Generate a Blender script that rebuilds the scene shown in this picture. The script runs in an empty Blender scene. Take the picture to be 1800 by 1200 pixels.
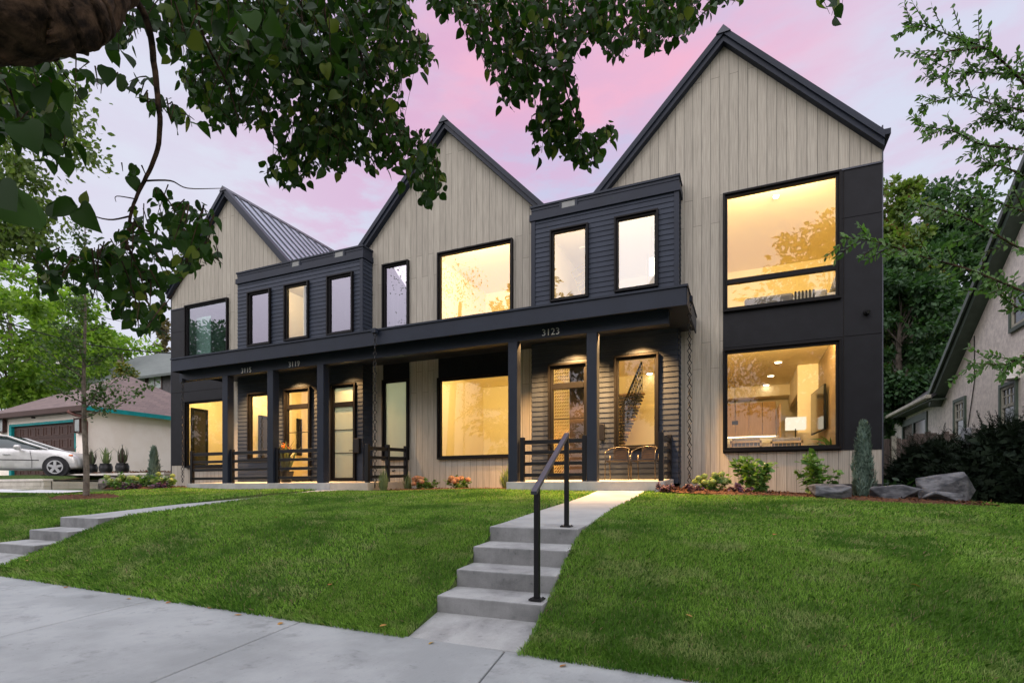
import bpy, bmesh, math, random
import numpy as np
from mathutils import Vector, Matrix
random.seed(5)
rng = np.random.default_rng(11)
SC = bpy.context.scene
COL = SC.collection
R = math.radians

# ------------------------------------------------------------------ camera numbers (origin = camera, +Y into the facade, Z up)
FPX, CX, HY = 945.0, 900.0, 858.0          # focal length, centre and horizon in pixels of the 1800 wide photograph
YAW = math.atan2(411, 945)
RX = np.array([math.cos(YAW), math.sin(YAW), 0.0])
FW = np.array([-math.sin(YAW), math.cos(YAW), 0.0])
UP = np.array([0, 0, 1.0])

def ray(px, py):
    return (px - CX) / FPX * RX + FW + (HY - py) / FPX * UP
def onY(px, py, Y):
    d = ray(px, py); return d * (Y / d[1])
def onX(px, py, X):
    d = ray(px, py); return d * (X / d[0])
def atD(px, py, D):
    return ray(px, py) * D
def proj(P):
    P = np.asarray(P, float)
    z = P @ FW
    return CX + FPX * (P @ RX) / z, HY - FPX * P[..., 2] / z

# ------------------------------------------------------------------ object helpers
WL = {}
def _wl(o):
    return WL.get(o.name, np.zeros(3)) if o is not None else np.zeros(3)
def thing(name, label, cat, loc=(0, 0, 0), group=None):
    o = bpy.data.objects.new(name, None); COL.objects.link(o)
    o.empty_display_size = .2
    o.location = loc; WL[o.name] = np.array(loc, float)
    o['label'] = label; o['category'] = cat
    if group: o['group'] = group
    return o
def tag(o, label, cat, group=None):
    o['label'] = label; o['category'] = cat
    if group: o['group'] = group
    return o
def struct(o, kind='structure'):
    o['kind'] = kind; return o
def dup(root, label=None, loc=None, rotz=None, parent=None):
    r = root.copy(); COL.objects.link(r)
    if label: r['label'] = label
    if loc is not None: r.location = loc
    if rotz is not None: r.rotation_euler = (0, 0, rotz)
    if parent is not None: r.parent = parent
    for ch in list(root.children):
        c = ch.copy(); COL.objects.link(c); c.parent = r
        for g in list(ch.children):
            d = g.copy(); COL.objects.link(d); d.parent = c
    return r

def link_mesh(name, me, m, parent=None):
    o = bpy.data.objects.new(name, me); COL.objects.link(o)
    if isinstance(m, (list, tuple)):
        for k in m: me.materials.append(k)
    elif m: me.materials.append(m)
    if parent is not None:
        o.parent = parent; WL[o.name] = _wl(parent)
    return o

class MB:
    def __init__(s): s.v = []; s.f = []; s.r = []; s.m = []
    def add(s, vs, fs, rnd=None, mi=0):
        b = len(s.v); s.v += [tuple(map(float, p)) for p in vs]
        rr = random.random() if rnd is None else rnd
        for f in fs:
            s.f.append(tuple(b + i for i in f)); s.r.append(rr); s.m.append(mi)
    def quad(s, a, b, c, d, rnd=None, mi=0): s.add([a, b, c, d], [(0, 1, 2, 3)], rnd, mi)
    def box(s, x0, x1, y0, y1, z0, z1, rnd=None, mi=0):
        v = [(x, y, z) for z in (z0, z1) for y in (y0, y1) for x in (x0, x1)]
        s.add(v, [(0, 2, 3, 1), (4, 5, 7, 6), (0, 1, 5, 4), (2, 6, 7, 3), (0, 4, 6, 2), (1, 3, 7, 5)], rnd, mi)
    def hexa(s, v, rnd=None, mi=0):     # 8 corners ordered as box()
        s.add(v, [(0, 2, 3, 1), (4, 5, 7, 6), (0, 1, 5, 4), (2, 6, 7, 3), (0, 4, 6, 2), (1, 3, 7, 5)], rnd, mi)
    def bar(s, p, q, w, h, up=(0, 0, 1), rnd=None, mi=0):
        p = np.array(p, float); q = np.array(q, float); d = q - p; d /= np.linalg.norm(d)
        u = np.array(up, float)
        if abs(d @ u) > .98: u = np.array([0, 1.0, 0])
        sd = np.cross(d, u); sd /= np.linalg.norm(sd); u = np.cross(sd, d)
        v = []
        for e in (p, q):
            for a, b in ((-1, -1), (1, -1), (-1, 1), (1, 1)):
                v.append(e + sd * a * w / 2 + u * b * h / 2)
        s.add(v, [(0, 1, 3, 2), (4, 6, 7, 5), (0, 4, 5, 1), (2, 3, 7, 6), (0, 2, 6, 4), (1, 5, 7, 3)], rnd, mi)
    def tube(s, pts, rad, n=8, cap=True, rnd=None, mi=0):
        pts = [np.array(p, float) for p in pts]
        if np.isscalar(rad): rad = [rad] * len(pts)
        vs = []; fs = []; prev = None
        for i, p in enumerate(pts):
            d = pts[min(i + 1, len(pts) - 1)] - pts[max(i - 1, 0)]
            d = d / (np.linalg.norm(d) + 1e-9)
            if prev is None:
                u = np.cross(d, [0.31, 0.2, 0.93]); u /= np.linalg.norm(u)
            else:
                u = prev - d * (prev @ d); u /= (np.linalg.norm(u) + 1e-9)
            prev = u; w = np.cross(d, u)
            for k in range(n):
                a = 2 * math.pi * k / n
                vs.append(p + (u * math.cos(a) + w * math.sin(a)) * rad[i])
        for i in range(len(pts) - 1):
            for k in range(n):
                k2 = (k + 1) % n
                fs.append((i * n + k, i * n + k2, (i + 1) * n + k2, (i + 1) * n + k))
        if cap:
            fs.append(tuple(range(n))[::-1]); fs.append(tuple((len(pts) - 1) * n + k for k in range(n)))
        s.add(vs, fs, rnd, mi)
    def lathe(s, c, prof, n=20, axis='z', rnd=None, mi=0):
        vs = []; fs = []
        for (r, h) in prof:
            for k in range(n):
                a = 2 * math.pi * k / n
                p = (r * math.cos(a), r * math.sin(a), h)
                if axis == 'y': p = (p[0], p[2], p[1])
                if axis == 'x': p = (p[2], p[0], p[1])
                vs.append((c[0] + p[0], c[1] + p[1], c[2] + p[2]))
        for i in range(len(prof) - 1):
            for k in range(n):
                k2 = (k + 1) % n
                fs.append((i * n + k, i * n + k2, (i + 1) * n + k2, (i + 1) * n + k))
        fs.append(tuple(range(n))); fs.append(tuple((len(prof) - 1) * n + k for k in range(n)))
        s.add(vs, fs, rnd, mi)
    def build(s, name, m, parent=None, bevel=0, smooth=False):
        off = _wl(parent)
        me = bpy.data.meshes.new(name)
        v = np.array(s.v, float).reshape(-1, 3) - off
        me.from_pydata([tuple(p) for p in v], [], s.f)
        at = me.attributes.new('rnd', 'FLOAT', 'FACE')
        at.data.foreach_set('value', np.array(s.r, np.float32))
        o = link_mesh(name, me, m, parent)
        if any(s.m): me.polygons.foreach_set('material_index', s.m)
        if smooth: me.polygons.foreach_set('use_smooth', [True] * len(me.polygons))
        me.update()
        if bevel:
            b = o.modifiers.new('bevel', 'BEVEL'); b.width = bevel; b.segments = 2; b.limit_method = 'ANGLE'; b.angle_limit = R(40)
        return o

def soup(name, V, F, k, m, parent=None, rnd=None, smooth=False):
    """fast mesh: V (n,3), F (m,k) faces with k corners each, rnd per face"""
    me = bpy.data.meshes.new(name)
    V = np.asarray(V, np.float32).reshape(-1, 3) - _wl(parent).astype(np.float32)
    F = np.asarray(F, np.int32).reshape(-1, k)
    me.vertices.add(len(V)); me.vertices.foreach_set('co', V.ravel())
    me.loops.add(F.size); me.loops.foreach_set('vertex_index', F.ravel())
    me.polygons.add(len(F))
    me.polygons.foreach_set('loop_start', np.arange(0, F.size, k, dtype=np.int32))
    if rnd is not None:
        at = me.attributes.new('rnd', 'FLOAT', 'FACE'); at.data.foreach_set('value', np.asarray(rnd, np.float32))
    if smooth: me.polygons.foreach_set('use_smooth', np.ones(len(F), bool))
    me.update(calc_edges=True); me.validate()
    return link_mesh(name, me, m, parent)

def unit(a):
    a = np.asarray(a, float); return a / (np.linalg.norm(a, axis=-1, keepdims=True) + 1e-9)

def _leaf_template(rows, fold=.18, droop=.18):
    V = []; F = []
    for (y, w) in rows:
        z = -droop * y * y
        V += [(-w, y, z + fold * w), (0, y, z), (w, y, z + fold * w)]
    for i in range(len(rows) - 1):
        a = 3 * i
        F += [(a, a + 1, a + 4, a + 3), (a + 1, a + 2, a + 5, a + 4)]
    return np.array(V), np.array(F)
HEART = _leaf_template([(0, .05), (-.02, .26), (.12, .42), (.34, .47), (.58, .38), (.8, .19), (.92, .07), (1, .004)])
OVAL = _leaf_template([(0, .02), (.2, .17), (.48, .25), (.76, .15), (1, .005)])
DIAM = (np.array([(0, 0, 0), (-.33, .45, .06), (0, 1, -.08), (.33, .45, .06)]), np.array([(0, 1, 2, 3)]))
LANCE = _leaf_template([(0, .035), (.3, .06), (.7, .045), (1, .004)], .3, .45)
NEEDLE = (np.array([(-.06, 0, 0), (.06, 0, 0), (.03, 1, 0), (-.03, 1, 0)]), np.array([(0, 1, 2, 3)]))

def leaves(name, tmpl, pos, axis, nrm, size, m, parent=None, width=1.0):
    V, F = tmpl
    pos = np.asarray(pos, float); n = len(pos)
    a = unit(axis); nr = np.asarray(nrm, float)
    nr = unit(nr - a * np.sum(nr * a, 1, keepdims=True)); s = np.cross(a, nr)
    size = np.broadcast_to(np.asarray(size, float), (n,))
    L = V[None] * size[:, None, None] * np.stack([rng.uniform(.78, 1.12, n), np.ones(n), rng.uniform(.1, 2.3, n)], 1)[:, None, :]
    W = pos[:, None, :] + L[..., 0:1] * s[:, None, :] * width + L[..., 1:2] * a[:, None, :] + L[..., 2:3] * nr[:, None, :]
    k = len(V)
    FF = F[None] + (np.arange(n) * k)[:, None, None]
    rnd = np.repeat(rng.random(n), len(F))
    return soup(name, W.reshape(-1, 3), FF.reshape(-1, F.shape[1]), F.shape[1], m, parent, rnd)

# ------------------------------------------------------------------ materials
def lin(r, g, b):
    f = lambda c: (c / 255 / 12.92) if c / 255 <= .04045 else ((c / 255 + .055) / 1.055) ** 2.4
    return (f(r), f(g), f(b), 1)
def c4(c): return tuple(c) + (1,) if len(c) == 3 else tuple(c)
class NT:
    def __init__(s, m): s.t = m.node_tree; s.n = s.t.nodes; s.l = s.t.links
    def new(s, typ, **kw):
        n = s.n.new(typ)
        for k, v in kw.items():
            if k in n.inputs.keys(): n.inputs[k].default_value = v
            else: setattr(n, k, v)
        return n
    def link(s, a, b): s.l.new(a, b)
    def noise(s, vec, scale, detail=4, rough=.6):
        n = s.new('ShaderNodeTexNoise'); n.inputs['Scale'].default_value = scale
        n.inputs['Detail'].default_value = detail; n.inputs['Roughness'].default_value = rough
        if vec is not None: s.link(vec, n.inputs['Vector'])
        return n.outputs['Fac']
    def mix(s, fac, a, b, mode='MIX'):
        n = s.new('ShaderNodeMix', data_type='RGBA', blend_type=mode)
        for i, v in ((0, fac), (6, a), (7, b)):
            if hasattr(v, 'is_linked'): s.link(v, n.inputs[i])
            else: n.inputs[i].default_value = v if i == 0 else c4(v)
        return n.outputs[2]
    def math(s, op, a, b=None, c=None, clamp=False):
        n = s.new('ShaderNodeMath', operation=op); n.use_clamp = clamp
        for i, v in enumerate((a, b, c)):
            if v is None: continue
            if hasattr(v, 'is_linked'): s.link(v, n.inputs[i])
            else: n.inputs[i].default_value = v
        return n.outputs[0]
    def ramp(s, fac, a, b, smooth=True):
        n = s.new('ShaderNodeMapRange'); n.interpolation_type = 'SMOOTHSTEP' if smooth else 'LINEAR'
        s.link(fac, n.inputs[0]); n.inputs[1].default_value = a; n.inputs[2].default_value = b
        return n.outputs[0]
    def mapping(s, vec, scale):
        n = s.new('ShaderNodeMapping'); s.link(vec, n.inputs['Vector']); n.inputs['Scale'].default_value = scale
        return n.outputs[0]

def newmat(name):
    m = bpy.data.materials.new(name); m.use_nodes = True; m.node_tree.nodes.clear()
    g = NT(m); out = g.new('ShaderNodeOutputMaterial')
    return m, g, out

def mat(name, col, rough=.6, metal=0., spec=.4, col2=None, vs=3., det=5, fine=0, fs=60., attr=0., bump=0., bs=80., stretch=None, coat=0, lo=.35, hi=.65, broom=False):
    m, g, out = newmat(name)
    p = g.new('ShaderNodeBsdfPrincipled')
    p.inputs['Roughness'].default_value = rough; p.inputs['Metallic'].default_value = metal
    p.inputs['Specular IOR Level'].default_value = spec
    if coat: p.inputs['Coat Weight'].default_value = coat; p.inputs['Coat Roughness'].default_value = .08
    tc = g.new('ShaderNodeTexCoord').outputs['Object']
    vec = g.mapping(tc, stretch) if stretch else tc
    if col2 is None: col2 = tuple(x * .8 for x in col[:3])
    c = g.mix(g.ramp(g.noise(vec, vs, det), lo, hi), col, col2)
    if fine:
        f = g.math('MULTIPLY_ADD', g.noise(vec, fs, 3, .7), fine, 1 - fine / 2)
        cm = g.new('ShaderNodeCombineColor'); [g.link(f, cm.inputs[i]) for i in range(3)]
        c = g.mix(1., c, cm.outputs[0], 'MULTIPLY')
    if attr:
        at = g.new('ShaderNodeAttribute'); at.attribute_name = 'rnd'
        f = g.math('MULTIPLY_ADD', at.outputs['Fac'], attr, 1 - attr / 2)
        cm = g.new('ShaderNodeCombineColor'); [g.link(f, cm.inputs[i]) for i in range(3)]
        c = g.mix(1., c, cm.outputs[0], 'MULTIPLY')
    if broom:   # broom strokes and faint stains
        f = g.math('MULTIPLY_ADD', g.noise(g.mapping(tc, (160, 5, 1)), 1.0, 3), .16, .92)
        f = g.math('MULTIPLY', f, g.math('MULTIPLY_ADD', g.ramp(g.noise(tc, 3.0, 8, .72), .52, .70), -.26, 1.0))
        f = g.math('MULTIPLY', f, g.math('MULTIPLY_ADD', g.ramp(g.noise(tc, 24, 2, .5), .68, .74), -.18, 1.0))
        cm = g.new('ShaderNodeCombineColor'); [g.link(f, cm.inputs[i]) for i in range(3)]
        c = g.mix(1., c, cm.outputs[0], 'MULTIPLY')
    g.link(c, p.inputs['Base Color'])
    if bump:
        b = g.new('ShaderNodeBump'); b.inputs['Strength'].default_value = bump; b.inputs['Distance'].default_value = .01
        g.link(g.noise(vec, bs, 4), b.inputs['Height']); g.link(b.outputs[0], p.inputs['Normal'])
    g.link(p.outputs[0], out.inputs[0])
    return m

def leafmat(name, a, b, trans=.35, rough=.5, spec=.35, c=None):
    m, g, out = newmat(name)
    at = g.new('ShaderNodeAttribute'); at.attribute_name = 'rnd'
    f = g.ramp(at.outputs['Fac'], 0, 1, False)
    col = g.mix(f, a, b)
    if c is not None:
        col = g.mix(g.ramp(at.outputs['Fac'], .9, .96), col, c)
    tc = g.new('ShaderNodeTexCoord').outputs['Object']
    k = g.math('MULTIPLY_ADD', g.noise(tc, 1.3, 2), .9, .55)
    cm = g.new('ShaderNodeCombineColor'); [g.link(k, cm.inputs[i]) for i in range(3)]
    col = g.mix(1., col, cm.outputs[0], 'MULTIPLY')
    p = g.new('ShaderNodeBsdfPrincipled'); p.inputs['Roughness'].default_value = rough; p.inputs['Specular IOR Level'].default_value = spec
    g.link(col, p.inputs['Base Color'])
    t = g.new('ShaderNodeBsdfTranslucent'); g.link(g.mix(1., col, (1.3, 1.5, .6), 'MULTIPLY'), t.inputs['Color'])
    mx = g.new('ShaderNodeMixShader'); mx.inputs[0].default_value = trans
    g.link(p.outputs[0], mx.inputs[1]); g.link(t.outputs[0], mx.inputs[2]); g.link(mx.outputs[0], out.inputs[0])
    return m

def glassmat(name, r0=.2, tint=(1, 1, 1), rcol=(1, 1, 1)):
    m, g, out = newmat(name)
    lw = g.new('ShaderNodeLayerWeight'); lw.inputs['Blend'].default_value = .5
    f = g.math('MULTIPLY_ADD', g.math('POWER', lw.outputs['Facing'], 5.), 1 - r0, r0, clamp=True)
    t = g.new('ShaderNodeBsdfTransparent'); t.inputs['Color'].default_value = c4(tint)
    r = g.new('ShaderNodeBsdfGlossy'); r.inputs['Roughness'].default_value = 0.0; r.inputs['Color'].default_value = c4(rcol)
    tc = g.new('ShaderNodeTexCoord').outputs['Object']
    b = g.new('ShaderNodeBump'); b.inputs['Strength'].default_value = .06; b.inputs['Distance'].default_value = .02
    g.link(g.noise(tc, .9, 1), b.inputs['Height']); g.link(b.outputs[0], r.inputs['Normal'])
    mx = g.new('ShaderNodeMixShader'); g.link(f, mx.inputs[0]); g.link(t.outputs[0], mx.inputs[1]); g.link(r.outputs[0], mx.inputs[2])
    g.link(mx.outputs[0], out.inputs[0])
    return m

def emit(name, col, s):
    m, g, out = newmat(name)
    e = g.new('ShaderNodeEmission'); e.inputs['Color'].default_value = c4(col); e.inputs['Strength'].default_value = s
    g.link(e.outputs[0], out.inputs[0]); return m

M = {}
M['board'] = mat('board_siding', (.395, .366, .305), .75, col2=(.29, .267, .222), vs=4, stretch=(15, 15, .35), fine=.22, fs=30, attr=.15, bump=.15, bs=30, spec=.2)
M['groove'] = mat('siding_groove', (.075, .062, .05), .9)
M['lap'] = mat('lap_siding', (.029, .037, .055), .55, col2=(.023, .030, .045), vs=2, attr=.14, spec=.2, bump=.05, bs=30)
M['trim'] = mat('charcoal_trim', (.0145, .020, .033), .5, col2=(.012, .0165, .027), vs=1.5, spec=.22)
M['panel'] = mat('dark_panel', (.0085, .0092, .0118), .55, col2=(.006, .0065, .0083), vs=3, fine=.3, fs=14, bump=.05, bs=25, spec=.2)
M['frame'] = mat('window_frame', (.006, .0055, .006), .5, spec=.15)
M['metal_roof'] = mat('seam_metal', (.34, .38, .44), .38, metal=.75, col2=(.28, .32, .38), vs=1.2)
M['seam'] = mat('seam_rib', (.05, .055, .07), .45, metal=.3)
M['flat_roof'] = mat('roof_membrane', (.03, .03, .033), .8)
M['rail'] = mat('black_rail', (.006, .006, .0075), .35, spec=.3)
M['rail_sheen'] = mat('rail_sky_sheen', (.03, .035, .05), .3, spec=.5)  # bluish sky sheen of the handrail top put into the base colour
M['chain'] = mat('chain_iron', (.012, .012, .013), .45, metal=.3)
M['brown_edge'] = mat('brown_edge', (.10, .055, .04), .5)
M['concrete'] = mat('concrete', (.335, .345, .345), .85, col2=(.27, .28, .28), vs=1.3, det=7, fine=.22, fs=120, bump=.12, bs=160, spec=.2)
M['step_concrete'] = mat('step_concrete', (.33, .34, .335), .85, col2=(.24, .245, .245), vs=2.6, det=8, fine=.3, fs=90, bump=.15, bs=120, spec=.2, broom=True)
M['step_face_shade'] = mat('step_face_shade', (.235, .24, .24), .9, col2=(.165, .17, .17), vs=3.2, det=8, fine=.35, fs=70, bump=.2, bs=90, spec=.15, broom=True)  # darker step concrete: shade of the vertical faces put into the colour
M['slab'] = mat('porch_slab', (.37, .37, .355), .85, col2=(.29, .29, .28), vs=2, det=6, fine=.2, fs=90, spec=.2)
M['slab_tan'] = mat('tan_slab', (.42, .37, .29), .85, col2=(.34, .30, .24), vs=2, fine=.2, fs=80)
M['glass'] = glassmat('window_glass', .105)
M['glass_dark'] = glassmat('coated_glass', .24, (.5, .55, .55), (.90, .86, 1.0))
M['glass_mid'] = glassmat('tinted_glass', .16, (.8, .85, .8))
M['roomwall'] = mat('room_paint', (.91, .80, .50), .9, col2=(.89, .78, .47), vs=.5, spec=.1)
M['roomcream'] = mat('room_paint_pale', (.86, .78, .60), .9, col2=(.84, .78, .63), vs=.5, spec=.1)
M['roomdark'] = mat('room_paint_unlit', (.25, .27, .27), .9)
M['roomgreen'] = mat('room_paint_green', (.33, .45, .40), .9)
M['roomfloor'] = mat('room_floor', (.35, .22, .11), .6, stretch=(1, 12, 1), col2=(.27, .16, .08), vs=3)
M['cabinet'] = mat('cabinet_wood', (.62, .42, .21), .5, col2=(.54, .35, .16), vs=4, stretch=(8, 8, .6))
M['white'] = mat('white_paint', (.8, .78, .72), .7)
M['bark_dark'] = mat('dark_bark', (.060, .038, .024), .95, col2=(.008, .006, .0045), vs=18, det=9, stretch=(.55, 1, 1), fine=1.0, fs=55, bump=1.0, bs=34, spec=.1)
M['bark'] = mat('grey_bark', (.17, .145, .12), .95, col2=(.09, .075, .062), vs=8, det=6, bump=.6, bs=25, spec=.1)
M['mulch'] = mat('mulch', (.125, .062, .036), .95, col2=(.045, .024, .016), vs=26, det=6, fine=.8, fs=70, bump=1, bs=60, spec=.1)
M['stucco_tan'] = mat('tan_stucco', (.95, .86, .76), .9, col2=(.90, .80, .69), vs=1.5, fine=.15, fs=30, bump=.4, bs=35, spec=.15)
M['stucco_grey'] = mat('rough_stucco', (.95, .88, .80), .95, col2=(.76, .70, .64), vs=5, det=7, fine=.5, fs=14, bump=1.0, bs=11, spec=.1)
M['teal'] = mat('teal_paint', (.0, .27, .27), .5)
M['brown'] = mat('brown_paint', (.055, .024, .016), .5, col2=(.047, .02, .013))
M['rust'] = mat('downspout_brown', (.12, .042, .03), .5)
M['green_trim'] = mat('green_trim', (.075, .11, .078), .5)
M['pale_trim'] = mat('pale_trim', (.52, .50, .40), .6)
M['wood_grey'] = mat('weathered_wood', (.17, .135, .115), .9, col2=(.10, .08, .07), vs=4, stretch=(10, 10, .8), attr=.35, fine=.3, fs=30)
M['block'] = mat('retaining_block', (.47, .44, .37), .9, col2=(.40, .37, .31), vs=3, attr=.12, fine=.3, fs=60, bump=.3, bs=50)
M['blockcap'] = mat('cap_block', (.56, .52, .45), .9, fine=.2, fs=60)
M['pot'] = mat('black_pot', (.018, .018, .02), .35)
M['slate'] = M.setdefault('slate_pale', mat('slate_pale', (.15, .155, .165), .75, col2=(.04, .043, .05), vs=4, det=9, fine=.6, fs=35, bump=.8, bs=12, stretch=(1, 1.4, 2.6), spec=.3)) and mat('slate_rock', (.125, .13, .14), .75, col2=(.034, .037, .043), vs=5, det=9, fine=.5, fs=40, bump=.7, bs=14, stretch=(1, 1, 2.2), spec=.3)
M['slate_tan'] = mat('brown_rock', (.19, .16, .13), .85, col2=(.07, .062, .058), vs=6, det=8, fine=.5, fs=40, bump=.7, bs=14)
M['chrome'] = mat('bright_metal', (.6, .6, .6), .25, metal=1)
M['silver'] = mat('silver_paint', (.66, .655, .63), .3, metal=.35, spec=.5, coat=.6)
M['tyre'] = mat('rubber', (.015, .015, .016), .8)
M['rim'] = mat('alloy', (.62, .62, .62), .35, metal=.7)
M['car_glass'] = mat('car_glass', (.02, .035, .035), .05, spec=.8)
M['orange'] = mat('orange_lens', (.8, .2, .03), .3)
M['tv'] = mat('screen', (.012, .012, .014), .12, spec=.6)
M['fabric'] = mat('grey_fabric', (.22, .21, .19), .95)
M['fabric_dark'] = mat('dark_fabric', (.06, .055, .05), .9)
M['wicker'] = mat('dark_wicker', (.035, .022, .016), .6)
M['steel_dark'] = mat('bronze_tube', (.09, .075, .06), .35, metal=.7)
M['number'] = mat('brushed_number', (.62, .62, .6), .4, metal=.4)
M['asphalt'] = mat('asphalt', (.055, .055, .058), .9, fine=.4, fs=120)
M['cloth_green'] = mat('evening_green', (.2, .3, .2), .9)
# ------------------------------------------------------------------ camera
cam_d = bpy.data.cameras.new('camera'); cam = bpy.data.objects.new('camera', cam_d); COL.objects.link(cam)
cam_d.sensor_width = 36; cam_d.lens = 36 * FPX / 1800; cam_d.shift_y = (HY - 600) / 1800
cam_d.clip_start = .05; cam_d.clip_end = 2000
cam.location = (0, 0, 0); cam.rotation_euler = (R(90), 0, YAW)
SC.camera = cam
SC.view_settings.view_transform = 'Standard'; SC.view_settings.look = 'None'; SC.view_settings.exposure = 0
SC.cycles.use_denoising = True
SC.cycles.max_bounces = 8; SC.cycles.diffuse_bounces = 4; SC.cycles.transparent_max_bounces = 12
SC.cycles.sample_clamp_indirect = 6

# ------------------------------------------------------------------ world: dusk sky, pink clouds ahead, bright afterglow behind the camera
w = bpy.data.worlds.new('World'); SC.world = w; w.use_nodes = True; w.node_tree.nodes.clear()
g = NT(w); out = g.new('ShaderNodeOutputWorld'); bg = g.new('ShaderNodeBackground')
dirn = g.new('ShaderNodeTexCoord').outputs['Generated']
sep = g.new('ShaderNodeSeparateXYZ'); g.link(dirn, sep.inputs[0])
def blob(px, py, lo, hi):
    d = unit(ray(px, py)); n = g.new('ShaderNodeVectorMath', operation='DOT_PRODUCT')
    g.link(dirn, n.inputs[0]); n.inputs[1].default_value = tuple(d)
    return g.ramp(n.outputs['Value'], lo, hi)
z = sep.outputs['Z']
base = g.mix(g.ramp(z, .0, .30), lin(238, 241, 248), lin(216, 222, 241))
base = g.mix(g.ramp(z, .22, .62), base, lin(199, 197, 229))
cl = g.noise(g.mapping(dirn, (2.2, 2.2, 6.5)), 1.5, 5, .55)
cl2 = g.noise(g.mapping(dirn, (3.0, 3.0, 9.)), 2.6, 6, .6)
base = g.mix(g.math('MULTIPLY', blob(120, 330, .86, .99), .75), base, lin(228, 232, 244))
base = g.mix(g.math('MULTIPLY', blob(1720, 300, .90, .99), .7), base, lin(222, 227, 243))
pinkmask = g.math('MULTIPLY', blob(1060, 150, .915, .992), g.ramp(cl, .34, .58))
base = g.mix(g.math('MULTIPLY', pinkmask, .95), base, lin(246, 184, 210))
pm2 = g.math('MULTIPLY', blob(760, 270, .93, .995), g.ramp(cl2, .40, .60))
base = g.mix(g.math('MULTIPLY', pm2, .6), base, lin(228, 178, 212))
pm4 = g.math('MULTIPLY', blob(560, 60, .80, .98), g.ramp(cl2, .25, .7))
base = g.mix(g.math('MULTIPLY', pm4, .22), base, lin(214, 176, 214))
pm3 = g.math('MULTIPLY', blob(1450, 60, .90, .99), g.ramp(cl2, .35, .62))
base = g.mix(g.math('MULTIPLY', pm3, .4), base, lin(226, 186, 216))
back = g.ramp(g.math('MULTIPLY', sep.outputs['Y'], -1.), -.30, .55)
glow = g.mix(g.ramp(z, .04, .42), (.55, .53, .58), (2.2, 2.12, 2.28))
cl3 = g.noise(g.mapping(dirn, (1.5, 1.5, 4.)), 2.0, 5, .55)
glow = g.mix(g.math('MULTIPLY', g.math('MULTIPLY', g.ramp(cl3, .4, .7), g.ramp(z, .1, .4)), .3), glow, (2.2, 1.75, 1.95))
base = g.mix(back, base, glow)
base = g.mix(g.ramp(sep.outputs['X'], .60, .88), base, (2.8, 2.6, 2.6))
base = g.mix(g.ramp(z, .70, .95), base, (2.2, 2.2, 2.4))
sky = g.new('ShaderNodeTexSky', sky_type='NISHITA'); sky.sun_disc = False
SUN_EL, SUN_AZ = R(24), R(200)          # low light from behind the camera's left shoulder
sky.sun_elevation = SUN_EL; sky.sun_rotation = SUN_AZ
skys = g.mix(1., sky.outputs[0], (.004, .004, .004), 'MULTIPLY')
g.link(g.mix(1., base, skys, 'ADD'), bg.inputs['Color']); bg.inputs['Strength'].default_value = 1.0
g.link(bg.outputs[0], out.inputs[0])
sl = bpy.data.lights.new('dusk_sun', 'SUN'); sl.energy = .55; sl.angle = R(28); sl.color = (1, .93, .9)
so = bpy.data.objects.new('dusk_sun', sl); COL.objects.link(so)
so.rotation_euler = (R(90) - SUN_EL, 0, R(180) - SUN_AZ + R(180)) if False else (R(62), 0, R(-22))

# ------------------------------------------------------------------ terrain
def sstep(t): t = np.clip(t, 0, 1); return t * t * (3 - 2 * t)
def walk_z(X): return -1.27 - .017 * (np.clip(X, -25, 8) + 2.16)
SK = .045                                   # the walks run slightly off square
def UX(u, Y): return u - SK * (Y - 4.4)
EDGE = 3.86
def G(X, Y):
    X = np.asarray(X, float); Y = np.asarray(Y, float)
    sw = walk_z(X)
    end = -.07 - .035 * np.maximum(0, X + 1.5) + .005 * np.maximum(0, -8 - X)
    top = np.minimum(-.50 - .05 * np.maximum(0, X + 1) + .012 * np.maximum(0, -8 - X), end)
    s = np.clip((Y - EDGE) / 1.95, 0, 1)
    bank = sw + (top - sw) * (.62 * s + .38 * sstep(s))
    q = np.clip((Y - 5.81) / (11.7 - 5.81), 0, 1)
    z = np.where(Y < 5.81, bank, top + (end - top) * (q * (1.35 - .35 * q)))
    z = z + np.where(Y > 5.0, .018 * np.sin(X * 1.1 + Y * .7) + .012 * np.sin(X * .5 - Y * 1.3), 0) * sstep((Y - 5) / 1.5)
    left = sstep((-20.3 - X) / .5) * sstep((Y - 13.72) / .12)
    lowl = sstep((-22.0 - X) / .2) * sstep((Y - 10.45) / .12)
    z = np.where(X < -17, z + (.62 - z) * np.maximum(left, 0), z)
    z = np.where((X < -17), np.maximum(z, -.16 + .60 * lowl + 0 * z), z)
    z = z + np.where(X > 3, -.045 * np.minimum(X - 3, 6), 0) * sstep((Y - 5) / 3)
    return z
S1 = (-2.69, -1.62); S2 = (-10.70, -9.63)
def in_walk(X, Y, pad=0.):
    u = X + SK * (Y - 4.4)
    a = (u > S1[0] - pad) & (u < S1[1] + pad) | (u > S2[0] - pad) & (u < S2[1] + pad)
    return a & (Y < 11.9)

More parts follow.
